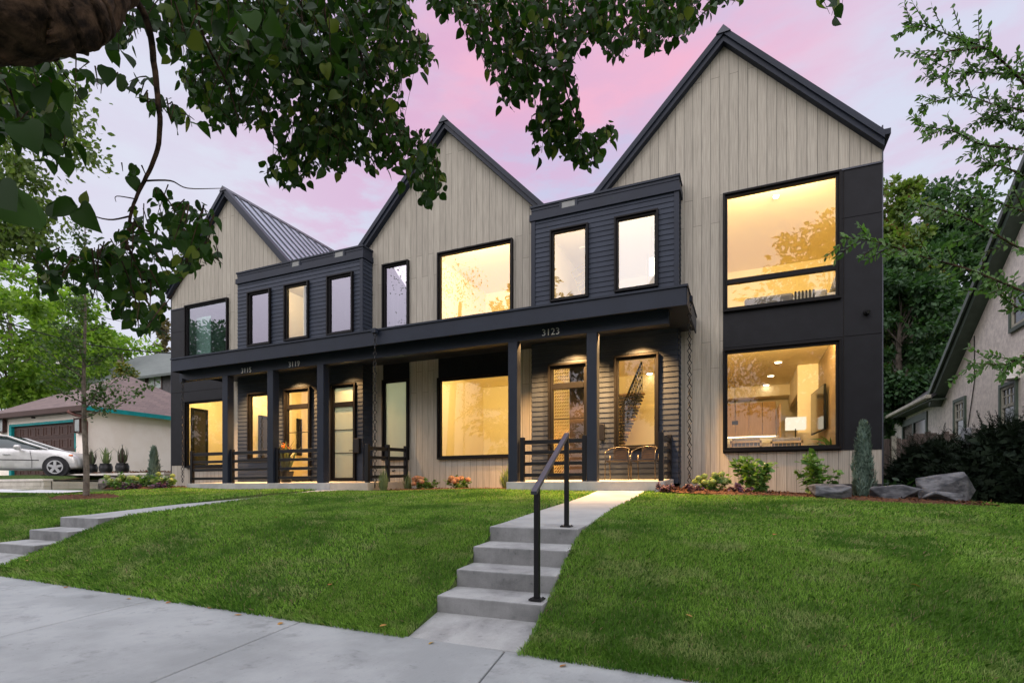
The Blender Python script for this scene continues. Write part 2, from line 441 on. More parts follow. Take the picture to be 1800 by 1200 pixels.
us = sorted(set(np.round(np.concatenate([np.arange(-60, -24, 1.0), np.arange(-24, 6, .3), np.arange(6, 45, 1.0),
     [S1[0] - .01, S1[0] + .03, S1[1] - .03, S1[1] + .01, S2[0] - .01, S2[0] + .03, S2[1] - .03, S2[1] + .01, -20.3, -20.8, -22.0, -22.2]]), 3)))
ys = sorted(set(np.round(np.concatenate([np.arange(EDGE, 6.4, .14), np.arange(6.4, 14.4, .3), [10.45, 10.57, 13.72, 13.84, 11.88, 11.93], np.arange(15, 70, 2.5)]), 3)))
UU, YY = np.meshgrid(us, ys); XX = UX(UU, YY)
ZZ = G(XX, YY); ZZ = np.where(in_walk(XX, YY), ZZ - .22, ZZ)
nx, ny = len(us), len(ys)
ii, jj = np.meshgrid(np.arange(nx - 1), np.arange(ny - 1)); a = (jj * nx + ii).ravel()
def lawnmat():
    m, g, out = newmat('lawn_soil')
    tc = g.new('ShaderNodeTexCoord').outputs['Object']
    c = g.mix(g.ramp(g.noise(tc, 1.2, 4), .35, .7), (.045, .085, .018), (.08, .11, .035))
    c = g.mix(g.ramp(g.noise(tc, 40, 3), .4, .7), c, (.02, .03, .01))
    p = g.new('ShaderNodeBsdfPrincipled'); p.inputs['Roughness'].default_value = .95; p.inputs['Specular IOR Level'].default_value = .1
    g.link(c, p.inputs['Base Color']); g.link(p.outputs[0], out.inputs[0]); return m
lawn = struct(soup('lawn', np.stack([XX, YY, ZZ], -1), np.stack([a, a + 1, a + nx + 1, a + nx], 1), 4, lawnmat(), smooth=True))
# far ground sheet
gm = MB(); gm.quad((-500, -400, -1.75), (500, -400, -1.75), (500, 700, -1.75), (-500, 700, -1.75))
struct(gm.build('ground', mat('far_ground', (.05, .075, .03), .95, col2=(.035, .05, .022), vs=.3)))
gm = MB(); gm.quad((-200, -13, -1.62), (200, -13, -1.62), (200, -4.5, -1.62), (-200, -4.5, -1.62))
struct(gm.build('street', M['asphalt']))
gm = MB(); gm.quad((-200, -4.2, -1.46), (200, -4.2, -1.46), (200, .95, -1.43), (-200, .95, -1.43))
struct(gm.build('boulevard_lawn', lawnmat()))
gm = MB(); gm.box(-200, 200, -4.5, -4.2, -1.75, -1.45)
struct(gm.build('kerb', M['concrete'], bevel=.02))
# sidewalk of separate slabs with open joints
gm = MB()
J = [-1.72 - 2.08 * k for k in range(-8, 22)]
for k in range(len(J) - 1):
    x1, x0 = J[k], J[k + 1]
    def c(x, y, dz): xx = x - .17 * (3.73 - y) * -1 * -1 if False else x + .17 * (3.73 - y); return (xx, y, walk_z(x) + dz - .012 * (EDGE - y))
    h = .006
    gm.hexa([c(x0 + h, .95, -.12), c(x1 - h, .95, -.12), c(x0 + h, EDGE, -.12), c(x1 - h, EDGE, -.12),
             c(x0 + h, .95, 0), c(x1 - h, .95, 0), c(x0 + h, EDGE, 0), c(x1 - h, EDGE, 0)], rnd=random.random())
struct(gm.build('sidewalk', mat('sidewalk_concrete', (.33, .35, .355), .85, col2=(.25, .267, .272), vs=1.1, det=8, fine=.22, fs=140, bump=.12, bs=180, spec=.2, attr=.06, broom=True), bevel=.012))
gm = MB(); gm.quad((-60, .9, -.55), (-20, .9, -.55), (-20, .9, -.55), (-60, .9, -.55)) if False else None

# front steps and walks
def steps(lab, S, Y, Z, land, zs0, walkpts, lab_cat):
    t = thing('concrete_steps', lab, 'steps', (UX((S[0] + S[1]) / 2, Y[0]), Y[0], Z[0] - .18))
    for i in range(len(Y)):
        y0 = Y[i]; y1 = (Y[i + 1] + .03) if i + 1 < len(Y) else Y[i] + .42
        zf = Z[i]; zb = zf + .02; zl = zf - .45
        m = MB()
        m.hexa([(UX(S[0], y0), y0, zl), (UX(S[1], y0), y0, zl), (UX(S[0], y1), y1, zl), (UX(S[1], y1), y1, zl),
                (UX(S[0], y0), y0, zf), (UX(S[1], y0), y0, zf), (UX(S[0], y1), y1, zb), (UX(S[1], y1), y1, zb)])
        m.m = [1 if k_ in (0, 2, 3, 4, 5) else 0 for k_ in range(6)]; m.build('step', [M['step_concrete'], M['step_face_shade']], t, bevel=.014)
    m = MB(); y0, y1 = EDGE + .008, Y[0] + .02
    m.hexa([(UX(S[0], y0), y0, zs0 - .2), (UX(S[1], y0), y0, zs0 - .2), (UX(S[0], y1), y1, land - .2), (UX(S[1], y1), y1, land - .2),
            (UX(S[0], y0), y0, zs0), (UX(S[1], y0), y0, zs0), (UX(S[0], y1), y1, land), (UX(S[1], y1), y1, land)])
    m.build('landing', M['step_concrete'], t, bevel=.012)
    m = MB(); ya = Y[-1] + .425
    L = [(ya, Z[-1] + .02)] + walkpts
    for (p, q) in zip(L[:-1], L[1:]):
        a0, za = p[0] + .004, p[1]; b0, zb = q[0] - .004, q[1]
        m.hexa([(UX(S[0], a0), a0, za - .15), (UX(S[1], a0), a0, za - .15), (UX(S[0], b0), b0, zb - .15), (UX(S[1], b0), b0, zb - .15),
                (UX(S[0], a0), a0, za), (UX(S[1], a0), a0, za), (UX(S[0], b0), b0, zb), (UX(S[1], b0), b0, zb)])
    return m
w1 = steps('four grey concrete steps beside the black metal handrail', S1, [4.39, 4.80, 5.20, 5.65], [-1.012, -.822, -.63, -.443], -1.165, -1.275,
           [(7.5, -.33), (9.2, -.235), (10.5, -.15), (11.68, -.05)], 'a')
struct(w1.build('entry_path', M['concrete'], bevel=.01))
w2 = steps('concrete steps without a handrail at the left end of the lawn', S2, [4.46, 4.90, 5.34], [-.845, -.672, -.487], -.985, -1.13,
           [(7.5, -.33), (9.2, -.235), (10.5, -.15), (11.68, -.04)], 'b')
struct(w2.build('entry_path', M['concrete'], bevel=.01))

# grass blades (density falls with distance, blades get wider)
def grass():
    P = []; H = []; Wd = []
    def patch(x0, x1, y0, y1, dens, h, wd):
        n = int((x1 - x0) * (y1 - y0) * dens)
        X = rng.uniform(x0, x1, n); Y = rng.uniform(y0, y1, n)
        px, py = proj(np.stack([X, Y, G(X, Y)], 1))
        ok = (px > -420) & (px < 2250) & (py < 1420) & ~in_walk(X, Y, -.015) & ((X * FW[0] + Y * FW[1]) > .5)
        # not on beds or under buildings
        bed = (Y > 11.85 + .25 * np.sin(X * 1.7) * (X > -1.4)) & (X > -21) & (X < 4.2)
        bed2 = (Y > 11.62) & (((X > -16.6) & (X < -9.2)) | ((X > -5.3) & (X < -1.45)))
        bed3 = (X > -1.75) & (X < 3.75) & (Y > 10.95 + .18 * np.sin(X * 2.1))
        bed4 = (X < -16.7) & (Y > 10.6 - .1 * (X + 16.7)) & (X > -20.4)
        drive = (Y > 8.0) & (X < -17.2)
        ring = ((X + 14.6) ** 2 / .9 + (Y - 7.8) ** 2 / .5) < 1
        ok &= ~(bed | bed2 | bed3 | bed4 | drive | ring)
        X, Y = X[ok], Y[ok]
        P.append(np.stack([X, Y, G(X, Y)], 1)); H.append(np.full(len(X), h)); Wd.append(np.full(len(X), wd))
    patch(-4, 4.5, 3.80, 5.8, 13500, .042, .0036)
    patch(-14, -4, 3.80, 5.8, 4200, .048, .0075)
    patch(-24, -14, 3.80, 5.8, 900, .06, .014)
    patch(-8, 7, 5.8, 8.4, 4000, .045, .0072)
    patch(-24, -8, 5.8, 8.4, 1300, .06, .013)
    patch(-10, 10, 8.4, 12.3, 1500, .055, .0125)
    patch(-30, -10, 8.4, 12.3, 800, .06, .02)
    patch(3.7, 14, 12.3, 18, 420, .07, .03)
    P = np.concatenate(P); H = np.concatenate(H); Wd = np.concatenate(Wd); n = len(P)
    edge = np.exp(-np.clip(P[:, 1] - EDGE, 0, 9) / .22)
    H = H * rng.uniform(.5, 1.1, n) * (1 + .75 * edge * rng.random(n))
    az = rng.uniform(0, 2 * math.pi, n); lean = rng.uniform(.15, 1.0, n)
    # combed by mowing: broad patches lean one way
    cz = np.sin(P[:, 0] * 1.3 + np.sin(P[:, 1] * .9) * 2) * 1.5
    d = np.stack([np.cos(az) + .5 * np.cos(cz), np.sin(az) - .35, np.zeros(n)], 1) * lean[:, None]
    d[:, 1] -= edge * .8 * rng.random(n)
    tip = P + np.stack([d[:, 0] * H, d[:, 1] * H, H], 1)
    mid = P + np.stack([d[:, 0] * H * .32, d[:, 1] * H * .32, H * .62], 1)
    a2 = rng.uniform(0, math.pi, n); s = np.stack([np.cos(a2), np.sin(a2), np.zeros(n)], 1) * (Wd * rng.uniform(.7, 1.2, n))[:, None]
    P = P - [0, 0, .012]
    V = np.stack([P - s * .6, P + s * .6, mid + s * .5, tip, mid - s * .5], 1).reshape(-1, 3)
    F = (np.arange(n) * 5)[:, None] + np.arange(5)
    return V, F, rng.random(n)
def grassmat():
    m, g, out = newmat('grass_blades')
    at = g.new('ShaderNodeAttribute'); at.attribute_name = 'rnd'; r = at.outputs['Fac']
    tc = g.new('ShaderNodeTexCoord').outputs['Object']
    c = g.mix(r, (.038, .125, .011), (.33, .57, .085))
    big = g.noise(tc, .85, 3, .6); med = g.noise(g.mapping(tc, (1.0, 1.9, 1)), 1.7, 4, .62)
    c = g.mix(g.math('MULTIPLY', g.ramp(big, .44, .62), .72), c, (.05, .15, .014))
    # dry, paler patches
    dry = g.math('MULTIPLY', g.ramp(med, .50, .66), g.ramp(r, .1, .8))
    c = g.mix(g.math('MULTIPLY', dry, .85), c, (.40, .47, .18))
    c = g.mix(g.ramp(r, .955, .97), c, (.36, .31, .16))
    p = g.new('ShaderNodeBsdfPrincipled'); p.inputs['Roughness'].default_value = .55; p.inputs['Specular IOR Level'].default_value = .25
    g.link(c, p.inputs['Base Color'])
    t = g.new('ShaderNodeBsdfTranslucent'); g.link(c, t.inputs['Color'])
    mx = g.new('ShaderNodeMixShader'); mx.inputs[0].default_value = .3
    g.link(p.outputs[0], mx.inputs[1]); g.link(t.outputs[0], mx.inputs[2]); g.link(mx.outputs[0], out.inputs[0]); return m
V, F, rr = grass()
struct(soup('grass', V, F, 5, grassmat(), rnd=rr), 'stuff')

# mulch beds
def bed(pts, zlift=.02, name='mulch_bed', cz=.05):
    m = MB(); n = len(pts)
    cx = sum(p[0] for p in pts) / n; cy = sum(p[1] for p in pts) / n
    ring = [(x, y, float(G(x, y)) + zlift) for x, y in pts]
    ring2 = [(cx + (x - cx) * .8, cy + (y - cy) * .8, float(G(cx + (x - cx) * .8, cy + (y - cy) * .8)) + zlift + cz) for x, y in pts]
    m.add(ring + ring2, [(i, (i + 1) % n, n + (i + 1) % n, n + i) for i in range(n)] + [tuple(n + i for i in range(n))])
    return struct(m.build(name, M['mulch']))
bed([(-1.55, 11.62), (-1.3, 11.25), (-.3, 11.0), (.8, 11.05), (1.9, 11.0), (3.0, 11.0), (3.7, 11.3), (3.9, 12.4), (3.4, 13.6), (2.0, 13.69), (-1.5, 13.69)])
bed([(-9.25, 12.0), (-8.2, 11.95), (-6.8, 12.0), (-5.3, 12.05), (-5.25, 13.69), (-9.25, 13.69)])
bed([(-16.6, 11.3), (-17.4, 10.8), (-18.6, 10.8), (-19.9, 11.1), (-20.2, 12.0), (-20.2, 13.69), (-16.6, 13.69)])
bed([(-14.6 + .95 * math.cos(k * math.pi / 8), 7.8 + .6 * math.sin(k * math.pi / 8)) for k in range(16)])
# loose chips on the beds
def chips(n, xr, yr, lift=.03):
    X = rng.uniform(*xr, n); Y = rng.uniform(*yr, n)
    pos = np.stack([X, Y, G(X, Y) + lift + rng.uniform(0, .05, n)], 1)
    return pos
cp = np.concatenate([chips(2600, (-1.5, 3.8), (11.05, 12.6)), chips(700, (-9.2, -5.3), (12.0, 13.2)), chips(900, (-20, -16.7), (10.9, 12.6)), chips(500, (-15.3, -13.9), (7.35, 8.25))])
n = len(cp)
struct(leaves('mulch_chips', DIAM, cp, rng.normal(size=(n, 3)) * [1, 1, .35], rng.normal(size=(n, 3)) + [0, 0, 1.5], rng.uniform(.03, .085, n),
       leafmat('chip', (.18, .08, .042), (.05, .024, .015), 0, .9, .1), width=.6), 'stuff')
# driveway apron in front of the retaining wall
dm = MB()
D = [(-45, 7.9), (-17.6, 8.7), (-18.6, 10.1), (-45, 10.3)]
dm.add([(x, y, float(G(x, y)) + .03) for x, y in D], [(0, 1, 2, 3)])
struct(dm.build('driveway', mat('driveway_concrete', (.52, .53, .54), .85, col2=(.44, .45, .46), vs=1, fine=.2, fs=60)))
# ------------------------------------------------------------------ the row of townhouses
YM, YB = 13.70, 13.25                      # main wall plane, bay wall plane
XL, XR = -20.2, 2.68
house = thing('townhouse', 'row of modern gabled townhouses in pale vertical boards and charcoal siding', 'house', (-8.7, YM, -.1))
PK = [(-17.1, 10.72), (-8.02, 10.72), (-.48, 10.74)]; SL = 1.03
BAYL = (-16.09, -10.73); BAYR = (-5.19, -1.46)
BTOP = 7.43
def rake(x): return max(z - SL * abs(x - xc) for xc, z in PK)
def wtop(x): return max(rake(x) - .12, 7.0)

def rect(px0, px1, pyt, pyb, Y, xt=None):
    """world rectangle from pixel edges; pyt at px xt"""
    a = onY(px0, 700, Y)[0]; b = onY(px1, 700, Y)[0]
    zt = onY(xt if xt else px0, pyt, Y)[2]; zb = onY(xt if xt else px0, pyb, Y)[2]
    return (a, b, zb, zt)
def rect2(tl, tr, bl, Y):
    a = onY(tl[0], tl[1], Y); b = onY(tr[0], tr[1], Y); c = onY(bl[0], bl[1], Y)
    return (a[0], b[0], c[2], (a[2] + b[2]) / 2)
F_ = YM - .06; FB = YB - .06
A_ = rect2((1270.7, 341), (1479, 299.3), (1270.7, 549), F_)
B_ = rect2((1270.7, 615), (1479, 594), (1270.7, 794), F_); B_ = (A_[0], A_[1], B_[2], B_[3])
C_ = rect2((769, 445), (901, 418.3), (769, 570), F_)
D_ = rect2((770, 664), (895, 653), (771, 807), F_); D_ = (C_[0], C_[1], D_[2], D_[3])
E_ = rect2((672, 466), (718, 456), (672, 586), F_)
F2 = rect2((672, 668), (718, 664), (672, 809), F_); F2 = (E_[0], E_[1], F2[2], F2[3])
G_ = rect2((325, 539.5), (400, 520.5), (325, 632), F_)
H_ = rect2((328, 704), (400, 699), (328, 822), F_); H_ = (G_[0], G_[1], H_[2], H_[3])
w1_ = rect2((435, 514), (475, 506), (435, 610), FB); w2_ = rect2((499.5, 501), (542, 492.5), (499.5, 600), FB)
w3_ = rect2((574.5, 486), (620, 476), (576, 590), FB)
I_ = rect2((435.7, 691), (475, 688), (435.7, 810), FB)
J_ = rect2((499.5, 684), (545.5, 679), (499.5, 845), FB)
K_ = rect2((581, 676), (625, 672), (581, 846), FB)
L_ = rect2((967, 406), (1034, 390.7), (968, 531), FB); Mw = rect2((1080, 382), (1157, 366.7), (1081.7, 514), FB)
N_ = rect2((963.6, 641), (1034, 634), (963.6, 843), FB)
O_ = rect2((1079.7, 626.6), (1157.6, 618.6), (1079.7, 790), FB)
UPW = [A_, B_, C_, D_, E_, F2, G_, H_]

def free(holes, x0, x1, zb, zt):
    """free z intervals of the strip x0..x1"""
    xm = (x0 + x1) / 2; hs = sorted((h[2], h[3]) for h in holes if h[0] - 1e-6 < xm < h[1] + 1e-6)
    out = []; z = zb
    for a, b in hs:
        if a > z + .004: out.append((z, min(a, zt)))
        z = max(z, b)
    if z < zt - .004: out.append((z, zt))
    return [(a, b) for a, b in out if b > a + .003]
def cuts(vals, lo, hi):
    v = sorted(set([lo, hi] + [x for x in vals if lo + .004 < x < hi - .004])); return v

# main wall boards
BW = .203
PAN_R = (A_[0], XR - .015, onY(1550, 789, F_)[2], onY(1552, 284, F_)[2])
PAN_L = (XL + .015, G_[1], onY(301, 818, F_)[2], onY(325, 540.5, F_)[2])
PAN_M = (D_[0] + .0, D_[1], D_[3] - .02, 3.9)
PAN_N = (E_[0], E_[1], F2[3] - .01, E_[2] + .01)
m = MB(); bk = MB()
pan_holes = [PAN_R, PAN_L]
BAYH = [(BAYL[0] + .02, BAYL[1] - .02, -.05, 6.99), (BAYR[0] + .02, BAYR[1] - .02, -.05, 6.99)]
allh = UPW + BAYH
peaks = [p[0] for p in PK]
hx = sorted(set(sum([[h[0], h[1]] for h in allh + pan_holes], [])))
nb = int((XR - XL) / BW) + 1
for i in range(nb + 1):
    x0 = XR - (i + 1) * BW; x1 = XR - i * BW
    x0 = max(x0, XL)
    if x1 - x0 < .02: continue
    joints = ([3.5, 6.97, 10.4] if i % 2 else [2.87, 6.33, 9.78])
    pr = [random.random() for _ in range(5)]
    xs = cuts(hx + peaks, x0 + .004, x1 - .004)
    for a, b in zip(xs[:-1], xs[1:]):
        zbot = -.10 if (a < 1.75) else .10
        ta, tb = wtop(a + .001), wtop(b - .001)
        for (za, zb) in free(allh + pan_holes, a, b, zbot, max(ta, tb)):
            zz = cuts(joints, za, zb)
            for q, r_ in zip(zz[:-1], zz[1:]):
                last = r_ >= max(ta, tb) - 1e-4
                k = sum(1 for j in joints if j < (q + r_) / 2)
                lo = q + (.003 if q in joints else 0); hi = r_ - (.003 if r_ in joints else 0)
                za_, zb_ = (ta, tb) if last else (hi, hi)
                m.add([(a, YM, lo), (b, YM, lo), (b, YM, max(zb_, lo)), (a, YM, max(za_, lo))], [(0, 1, 2, 3)], pr[k])
# backing sheet behind the joints
xs = cuts(hx + peaks + list(np.arange(XL, XR, .1)), XL, XR)
for a, b in zip(xs[:-1], xs[1:]):
    ta, tb = wtop(a + .001), wtop(b - .001)
    for (za, zb) in free(allh, a, b, -.3, max(ta, tb)):
        last = zb >= max(ta, tb) - 1e-4
        bk.add([(a, YM + .012, za), (b, YM + .012, za), (b, YM + .012, tb if last else zb), (a, YM + .012, ta if last else zb)], [(0, 1, 2, 3)])
m.build('board_siding', M['board'], house)
# other outer walls
bk.box(XL, XL + .1, YM + .012, 25, -.6, 7.3); bk.box(XR - .1, XR, YM + .012, 25, -.6, 7.35)
bk.box(XL, XR, 25, 25.1, -.6, 7.3)
bk.build('wall', M['groove'], house)
# dark panels with seams
def panel(rc, holes, sx, sz, name='dark_panel', y=YM - .012):
    m = MB(); G_ = .006
    xs = cuts(sx + sum([[h[0], h[1]] for h in holes], []), rc[0], rc[1])
    for a, b in zip(xs[:-1], xs[1:]):
        for za, zb in free(holes, a, b, rc[2], rc[3]):
            zz = cuts(sz, za, zb)
            for q, r_ in zip(zz[:-1], zz[1:]):
                gx0 = G_ if a in sx else 0; gx1 = G_ if b in sx else 0
                gz0 = G_ if q in sz else 0; gz1 = G_ if r_ in sz else 0
                m.box(a + gx0, b - gx1, y, YM + .01, q + gz0, r_ - gz1)
    return m.build(name, M['panel'], house)
zsr = [onY(1520, 380 - 4, F_)[2], onY(1520, 587, F_)[2]]
panel(PAN_R, [A_, B_], [A_[1] + .05], zsr)
panel(PAN_L, [G_, H_], [], [onY(310, 583, F_)[2], onY(310, 690, F_)[2]])
panel(PAN_M, [D_], [], []); panel(PAN_N, [], [], [])
for q in ((PAN_R[0], XR + .015, YM - .035, YM - .012, PAN_R[3], PAN_R[3] + .035), (PAN_L[0] - .02, PAN_L[1], YM - .035, YM - .012, PAN_L[3], PAN_L[3] + .035),
          (XR - .012, XR + .012, YM - .02, YM + .3, -.1, 7.75), (XL - .012, XL + .012, YM - .02, YM + .3, -.1, 7.6)):
    m = MB(); m.box(*q); m.build('metal_flashing', M['seam'], house)
m = MB(); m.box(XL + .02, 1.76, YM - .004, YM + .05, -.5, -.1); m.box(1.76, XR - .02, YM - .004, YM + .05, -.5, .10); m.build('foundation', M['flat_roof'], house)

# lap-sided bays
def lap(rc, holes, y, name='lap_siding', ex=.127, side=None, depth=.45):
    x0, x1, zb, zt = rc; m = MB(); bk = MB()
    n = int(math.ceil((zt - zb) / ex)); hz = sorted(set(sum([[h[2], h[3]] for h in holes], [])))
    hx = sum([[h[0], h[1]] for h in holes], [])
    xs = cuts(hx, x0, x1)
    for i in range(n):
        a, b = zb + i * ex, min(zb + (i + 1) * ex, zt); pr = random.random()
        yy = lambda z_: y - .016 * (1 - (z_ - a) / ex)
        zz = cuts(hz, a, b)
        for q, r_ in zip(zz[:-1], zz[1:]):
            for u0, u1 in zip(xs[:-1], xs[1:]):
                xm, zm = (u0 + u1) / 2, (q + r_) / 2
                if any(h[0] < xm < h[1] and h[2] < zm < h[3] for h in holes): continue
                m.add([(u0, yy(q), q), (u1, yy(q), q), (u1, yy(r_), r_), (u0, yy(r_), r_)], [(0, 1, 2, 3)], pr)
                if q == a: m.add([(u0, y, q), (u1, y, q), (u1, yy(q), q), (u0, yy(q), q)], [(0, 1, 2, 3)], pr)
        for sx_, s in ((x0, -1), (x1, 1)):
            X = lambda z_: sx_ + s * .016 * (1 - (z_ - a) / ex)
            m.add([(X(a), y, a), (X(a), YM, a), (X(b), YM, b), (X(b), y, b)], [(0, 1, 2, 3)], pr)
            m.add([(sx_, y, a), (sx_, YM, a), (X(a), YM, a), (X(a), y, a)], [(0, 1, 2, 3)], pr)
    for u0, u1 in zip(xs[:-1], xs[1:]):
        for za, zb_ in free(holes, u0, u1, zb, zt): bk.box(u0, u1, y + .002, y + .03, za, zb_)
    return m, bk
for rc, up, lo, sc_px in ((BAYL, [w1_, w2_, w3_], [I_, J_, K_], [(515, 526.5), (590, 604)]), (BAYR, [L_, Mw], [N_, O_], [(988, 1011)])):
    t = MB()
    m1, b1 = lap((rc[0], rc[1], 3.9, 7.03), up, YB)
    m2, b2 = lap((rc[0], rc[1], .12, 3.9), lo, YB)
    m1.v, off = m1.v, len(m1.v)
    m1.f += [tuple(i + off for i in f) for f in m2.f]; m1.v += m2.v; m1.r += m2.r; m1.m += m2.m
    bay = m1.build('bay_siding', M['lap'], house)
    b1.f += [tuple(i + len(b1.v) for i in f) for f in b2.f]; b1.v += b2.v; b1.r += b2.r; b1.m += b2.m
    b1.build('bay_sheathing', M['groove'], bay)
    # cornice: trim band, a lap course, cap; scuppers cut through
    x0, x1 = rc; c = MB()
    c.box(x0 - .05, x1 + .05, YB - .06, YM + .05, 7.03, 7.20)
    c.box(x0 - .01, x1 + .01, YB - .012, YM + .04, 7.20, 7.30); c.box(x0 - .01, x1 + .01, YB - .024, YM + .04, 7.30, 7.375)
    c.box(x0 - .04, x1 + .04, YB - .05, YM + .2, 7.375, BTOP)
    for p0, p1 in sc_px:
        u0, u1 = onY(p0, 460, YB)[0], onY(p1, 460, YB)[0]
        c.box(u0 - .07, u0, YB - .04, YB, 7.20, 7.375); c.box(u1, u1 + .07, YB - .04, YB, 7.20, 7.375)
    c.build('cornice', M['trim'], house, bevel=.004)
    for p0, p1 in sc_px:
        s = MB(); u0, u1 = onY(p0, 460, YB)[0], onY(p1, 460, YB)[0]
        s.add([(u0, YB - .03, 7.21), (u1, YB - .03, 7.21), (u1, YB - .03, 7.365), (u0, YB - .03, 7.365)], [(0, 1, 2, 3)])
        s.box(u0, u1, YB - .045, YB - .028, 7.21, 7.24)
        s.build('scupper', mat('scupper_metal', (.24, .25, .24), .6), house)
    for q in ([(x1 - .10, x1 + .012)] + ([(x0 - .012, x0 + .10)] if rc is BAYR else [])):
        c = MB(); c.box(q[0], q[1], YB - .03, YB + .0, 3.9, 7.03); c.build('corner_board', M['trim'], house)
    r = MB(); r.box(x0 + .02, x1 - .02, YB + .1, YM + .1, 7.27, 7.36); r.build('flat_roof', M['flat_roof'], house)
r = MB(); r.box(XL + .15, XR - .15, YM + .1, 24.5, 7.30, 7.36); r.build('flat_roof', M['flat_roof'], house)

# gable roofs with standing seams, rake boards
for k, (xc, zp) in enumerate(PK):
    m = MB(); y0, y1 = YM - .2, 25.2
    hw_l = min(3.2, xc - XL + .03) if k == 0 else 3.25; hw_r = min(3.25, XR - xc + .0) if k == 2 else 3.25
    th = .10
    seams = MB(); rk = MB()
    for s, hw in ((-1, hw_l), (1, hw_r)):
        xe, ze = xc + s * hw, zp - SL * hw
        m.add([(xc, y0, zp), (xe, y0, ze), (xe, y1, ze), (xc, y1, zp), (xc, y0, zp - th), (xe, y0, ze - th), (xe, y1, ze - th), (xc, y1, zp - th)],
              [(0, 1, 2, 3), (4, 7, 6, 5), (0, 4, 5, 1), (1, 5, 6, 2), (2, 6, 7, 3)])
        y = y0 + .45
        nrm = np.array([s * SL, 0, 1]) / math.hypot(SL, 1)
        while y < y1:
            p = np.array([xc + s * .08, y, zp - SL * .08]) + nrm * .015; q = np.array([xe, y, ze]) + nrm * .015
            seams.bar(p, q, .05, .05, up=tuple(nrm)); y += .46
        # two-step rake boards
        for yy, d0, d1 in ((y0 - .03, -.03, .09), (y0 + .02, .09, .19)):
            c = [(xc, zp - d0 * 1.4), (xe, ze - d0 * 1.4), (xe, ze - d1 * 1.4), (xc, zp - d1 * 1.4)]
            rk.add([(x, yy, z_) for x, z_ in c] + [(x, YM, z_) for x, z_ in c], [(0, 1, 2, 3), (4, 7, 6, 5), (0, 4, 5, 1), (1, 5, 6, 2), (2, 6, 7, 3), (3, 7, 4, 0)])
    roof = m.build('roof', M['metal_roof'], house)
    seams.build('standing_seams', M['seam'], roof)
    rk.build('rake_board', M['trim'], roof)
    rc_ = MB(); rc_.add([(xc - .16, y0 - .06, zp - .12), (xc, y0 - .06, zp + .06), (xc + .16, y0 - .06, zp - .12), (xc - .16, y1, zp - .12), (xc, y1, zp + .06), (xc + .16, y1, zp - .12)],
                        [(0, 1, 2), (3, 5, 4), (0, 3, 4, 1), (1, 4, 5, 2)])
    rc_.build('ridge_cap', M['seam'], roof)
gt = MB(); gt.box(XR - .02, XR + .11, YM - .22, 25, 7.42, 7.55); gt.build('gutter', M['trim'], house, bevel=.01)

# windows
def window(rc, y, bars=(), glass='glass', fr=.075, depth=.11, prof=.035, name='window', split=None, bl=True):
    """bars: z fractions of horizontal mullions; frame proud of the wall, glass set back"""
    x0, x1, z0, z1 = rc; m = MB()
    yf = y - .045; yb = y + depth
    o = fr * .45
    m.box(x0, x1, yf, yb, z1 - o, z1); m.box(x0, x1, yf, yb, z0, z0 + o)
    m.box(x0, x0 + o, yf, yb, z0 + o, z1 - o); m.box(x1 - o, x1, yf, yb, z0 + o, z1 - o)
    i = fr - o; yi = y + .01
    m.box(x0 + o, x1 - o, yi, yb, z1 - fr, z1 - o); m.box(x0 + o, x1 - o, yi, yb, z0 + o, z0 + fr)
    m.box(x0 + o, x0 + fr, yi, yb, z0 + fr, z1 - fr); m.box(x1 - fr, x1 - o, yi, yb, z0 + fr, z1 - fr)
    zs = [z0 + fr]
    for f, hh in bars:
        zc = z0 + f * (z1 - z0); m.box(x0 + fr, x1 - fr, y + .005, yb, zc - hh, zc + hh)
        zs += [zc - hh, zc + hh]
    zs.append(z1 - fr)
    w = m.build(name, M['frame'], house, bevel=.004)
    gl = [glass] * (len(zs) // 2) if isinstance(glass, str) else glass
    for k in range(0, len(zs), 2):
        p = MB(); yg = y + .065
        p.quad((x0 + fr - .005, yg, zs[k] - .005), (x1 - fr + .005, yg, zs[k] - .005), (x1 - fr + .005, yg, zs[k + 1] + .005), (x0 + fr - .005, yg, zs[k + 1] + .005))
        p.build('pane', M[gl[k // 2]], w)
    return w
def frosted(name):
    m, g, out = newmat(name)
    p = g.new('ShaderNodeBsdfPrincipled'); p.inputs['Base Color'].default_value = (.44, .47, .43, 1); p.inputs['Roughness'].default_value = .35
    tc = g.new('ShaderNodeTexCoord').outputs['Object']
    t = g.new('ShaderNodeBsdfTranslucent'); g.link(g.mix(g.noise(tc, 1.5, 2), (.62, .68, .61), (.48, .53, .48)), t.inputs['Color'])
    mx = g.new('ShaderNodeMixShader'); mx.inputs[0].default_value = .6
    g.link(p.outputs[0], mx.inputs[1]); g.link(t.outputs[0], mx.inputs[2]); g.link(mx.outputs[0], out.inputs[0]); return m
M['frost'] = frosted('frosted_glass')
hA = A_[3] - A_[2]
window(A_, F_, [((549 - 496.5) / (549 - 341), .055)], fr=.10)
window(B_, F_, fr=.10)
window(C_, F_, fr=.09); window(D_, F_, fr=.10)
window(E_, F_, glass='glass_dark', fr=.09); window(F2, F_, glass='frost', fr=.10)
window(G_, F_, glass='glass_dark', fr=.10); window(H_, F_, fr=.10)
window(w1_, FB, glass='glass_dark', fr=.10); window(w2_, FB, fr=.10); window(w3_, FB, glass='glass_dark', fr=.10)
window(I_, FB, fr=.11); window(L_, FB, fr=.09); window(Mw, FB, fr=.09, glass='glass_mid'); window(O_, FB, fr=.10)
def tfrac(rc, y1_, y0_, px, Y=FB): return (onY(px, (y1_ + y0_) / 2, Y)[2] - rc[2]) / (rc[3] - rc[2])
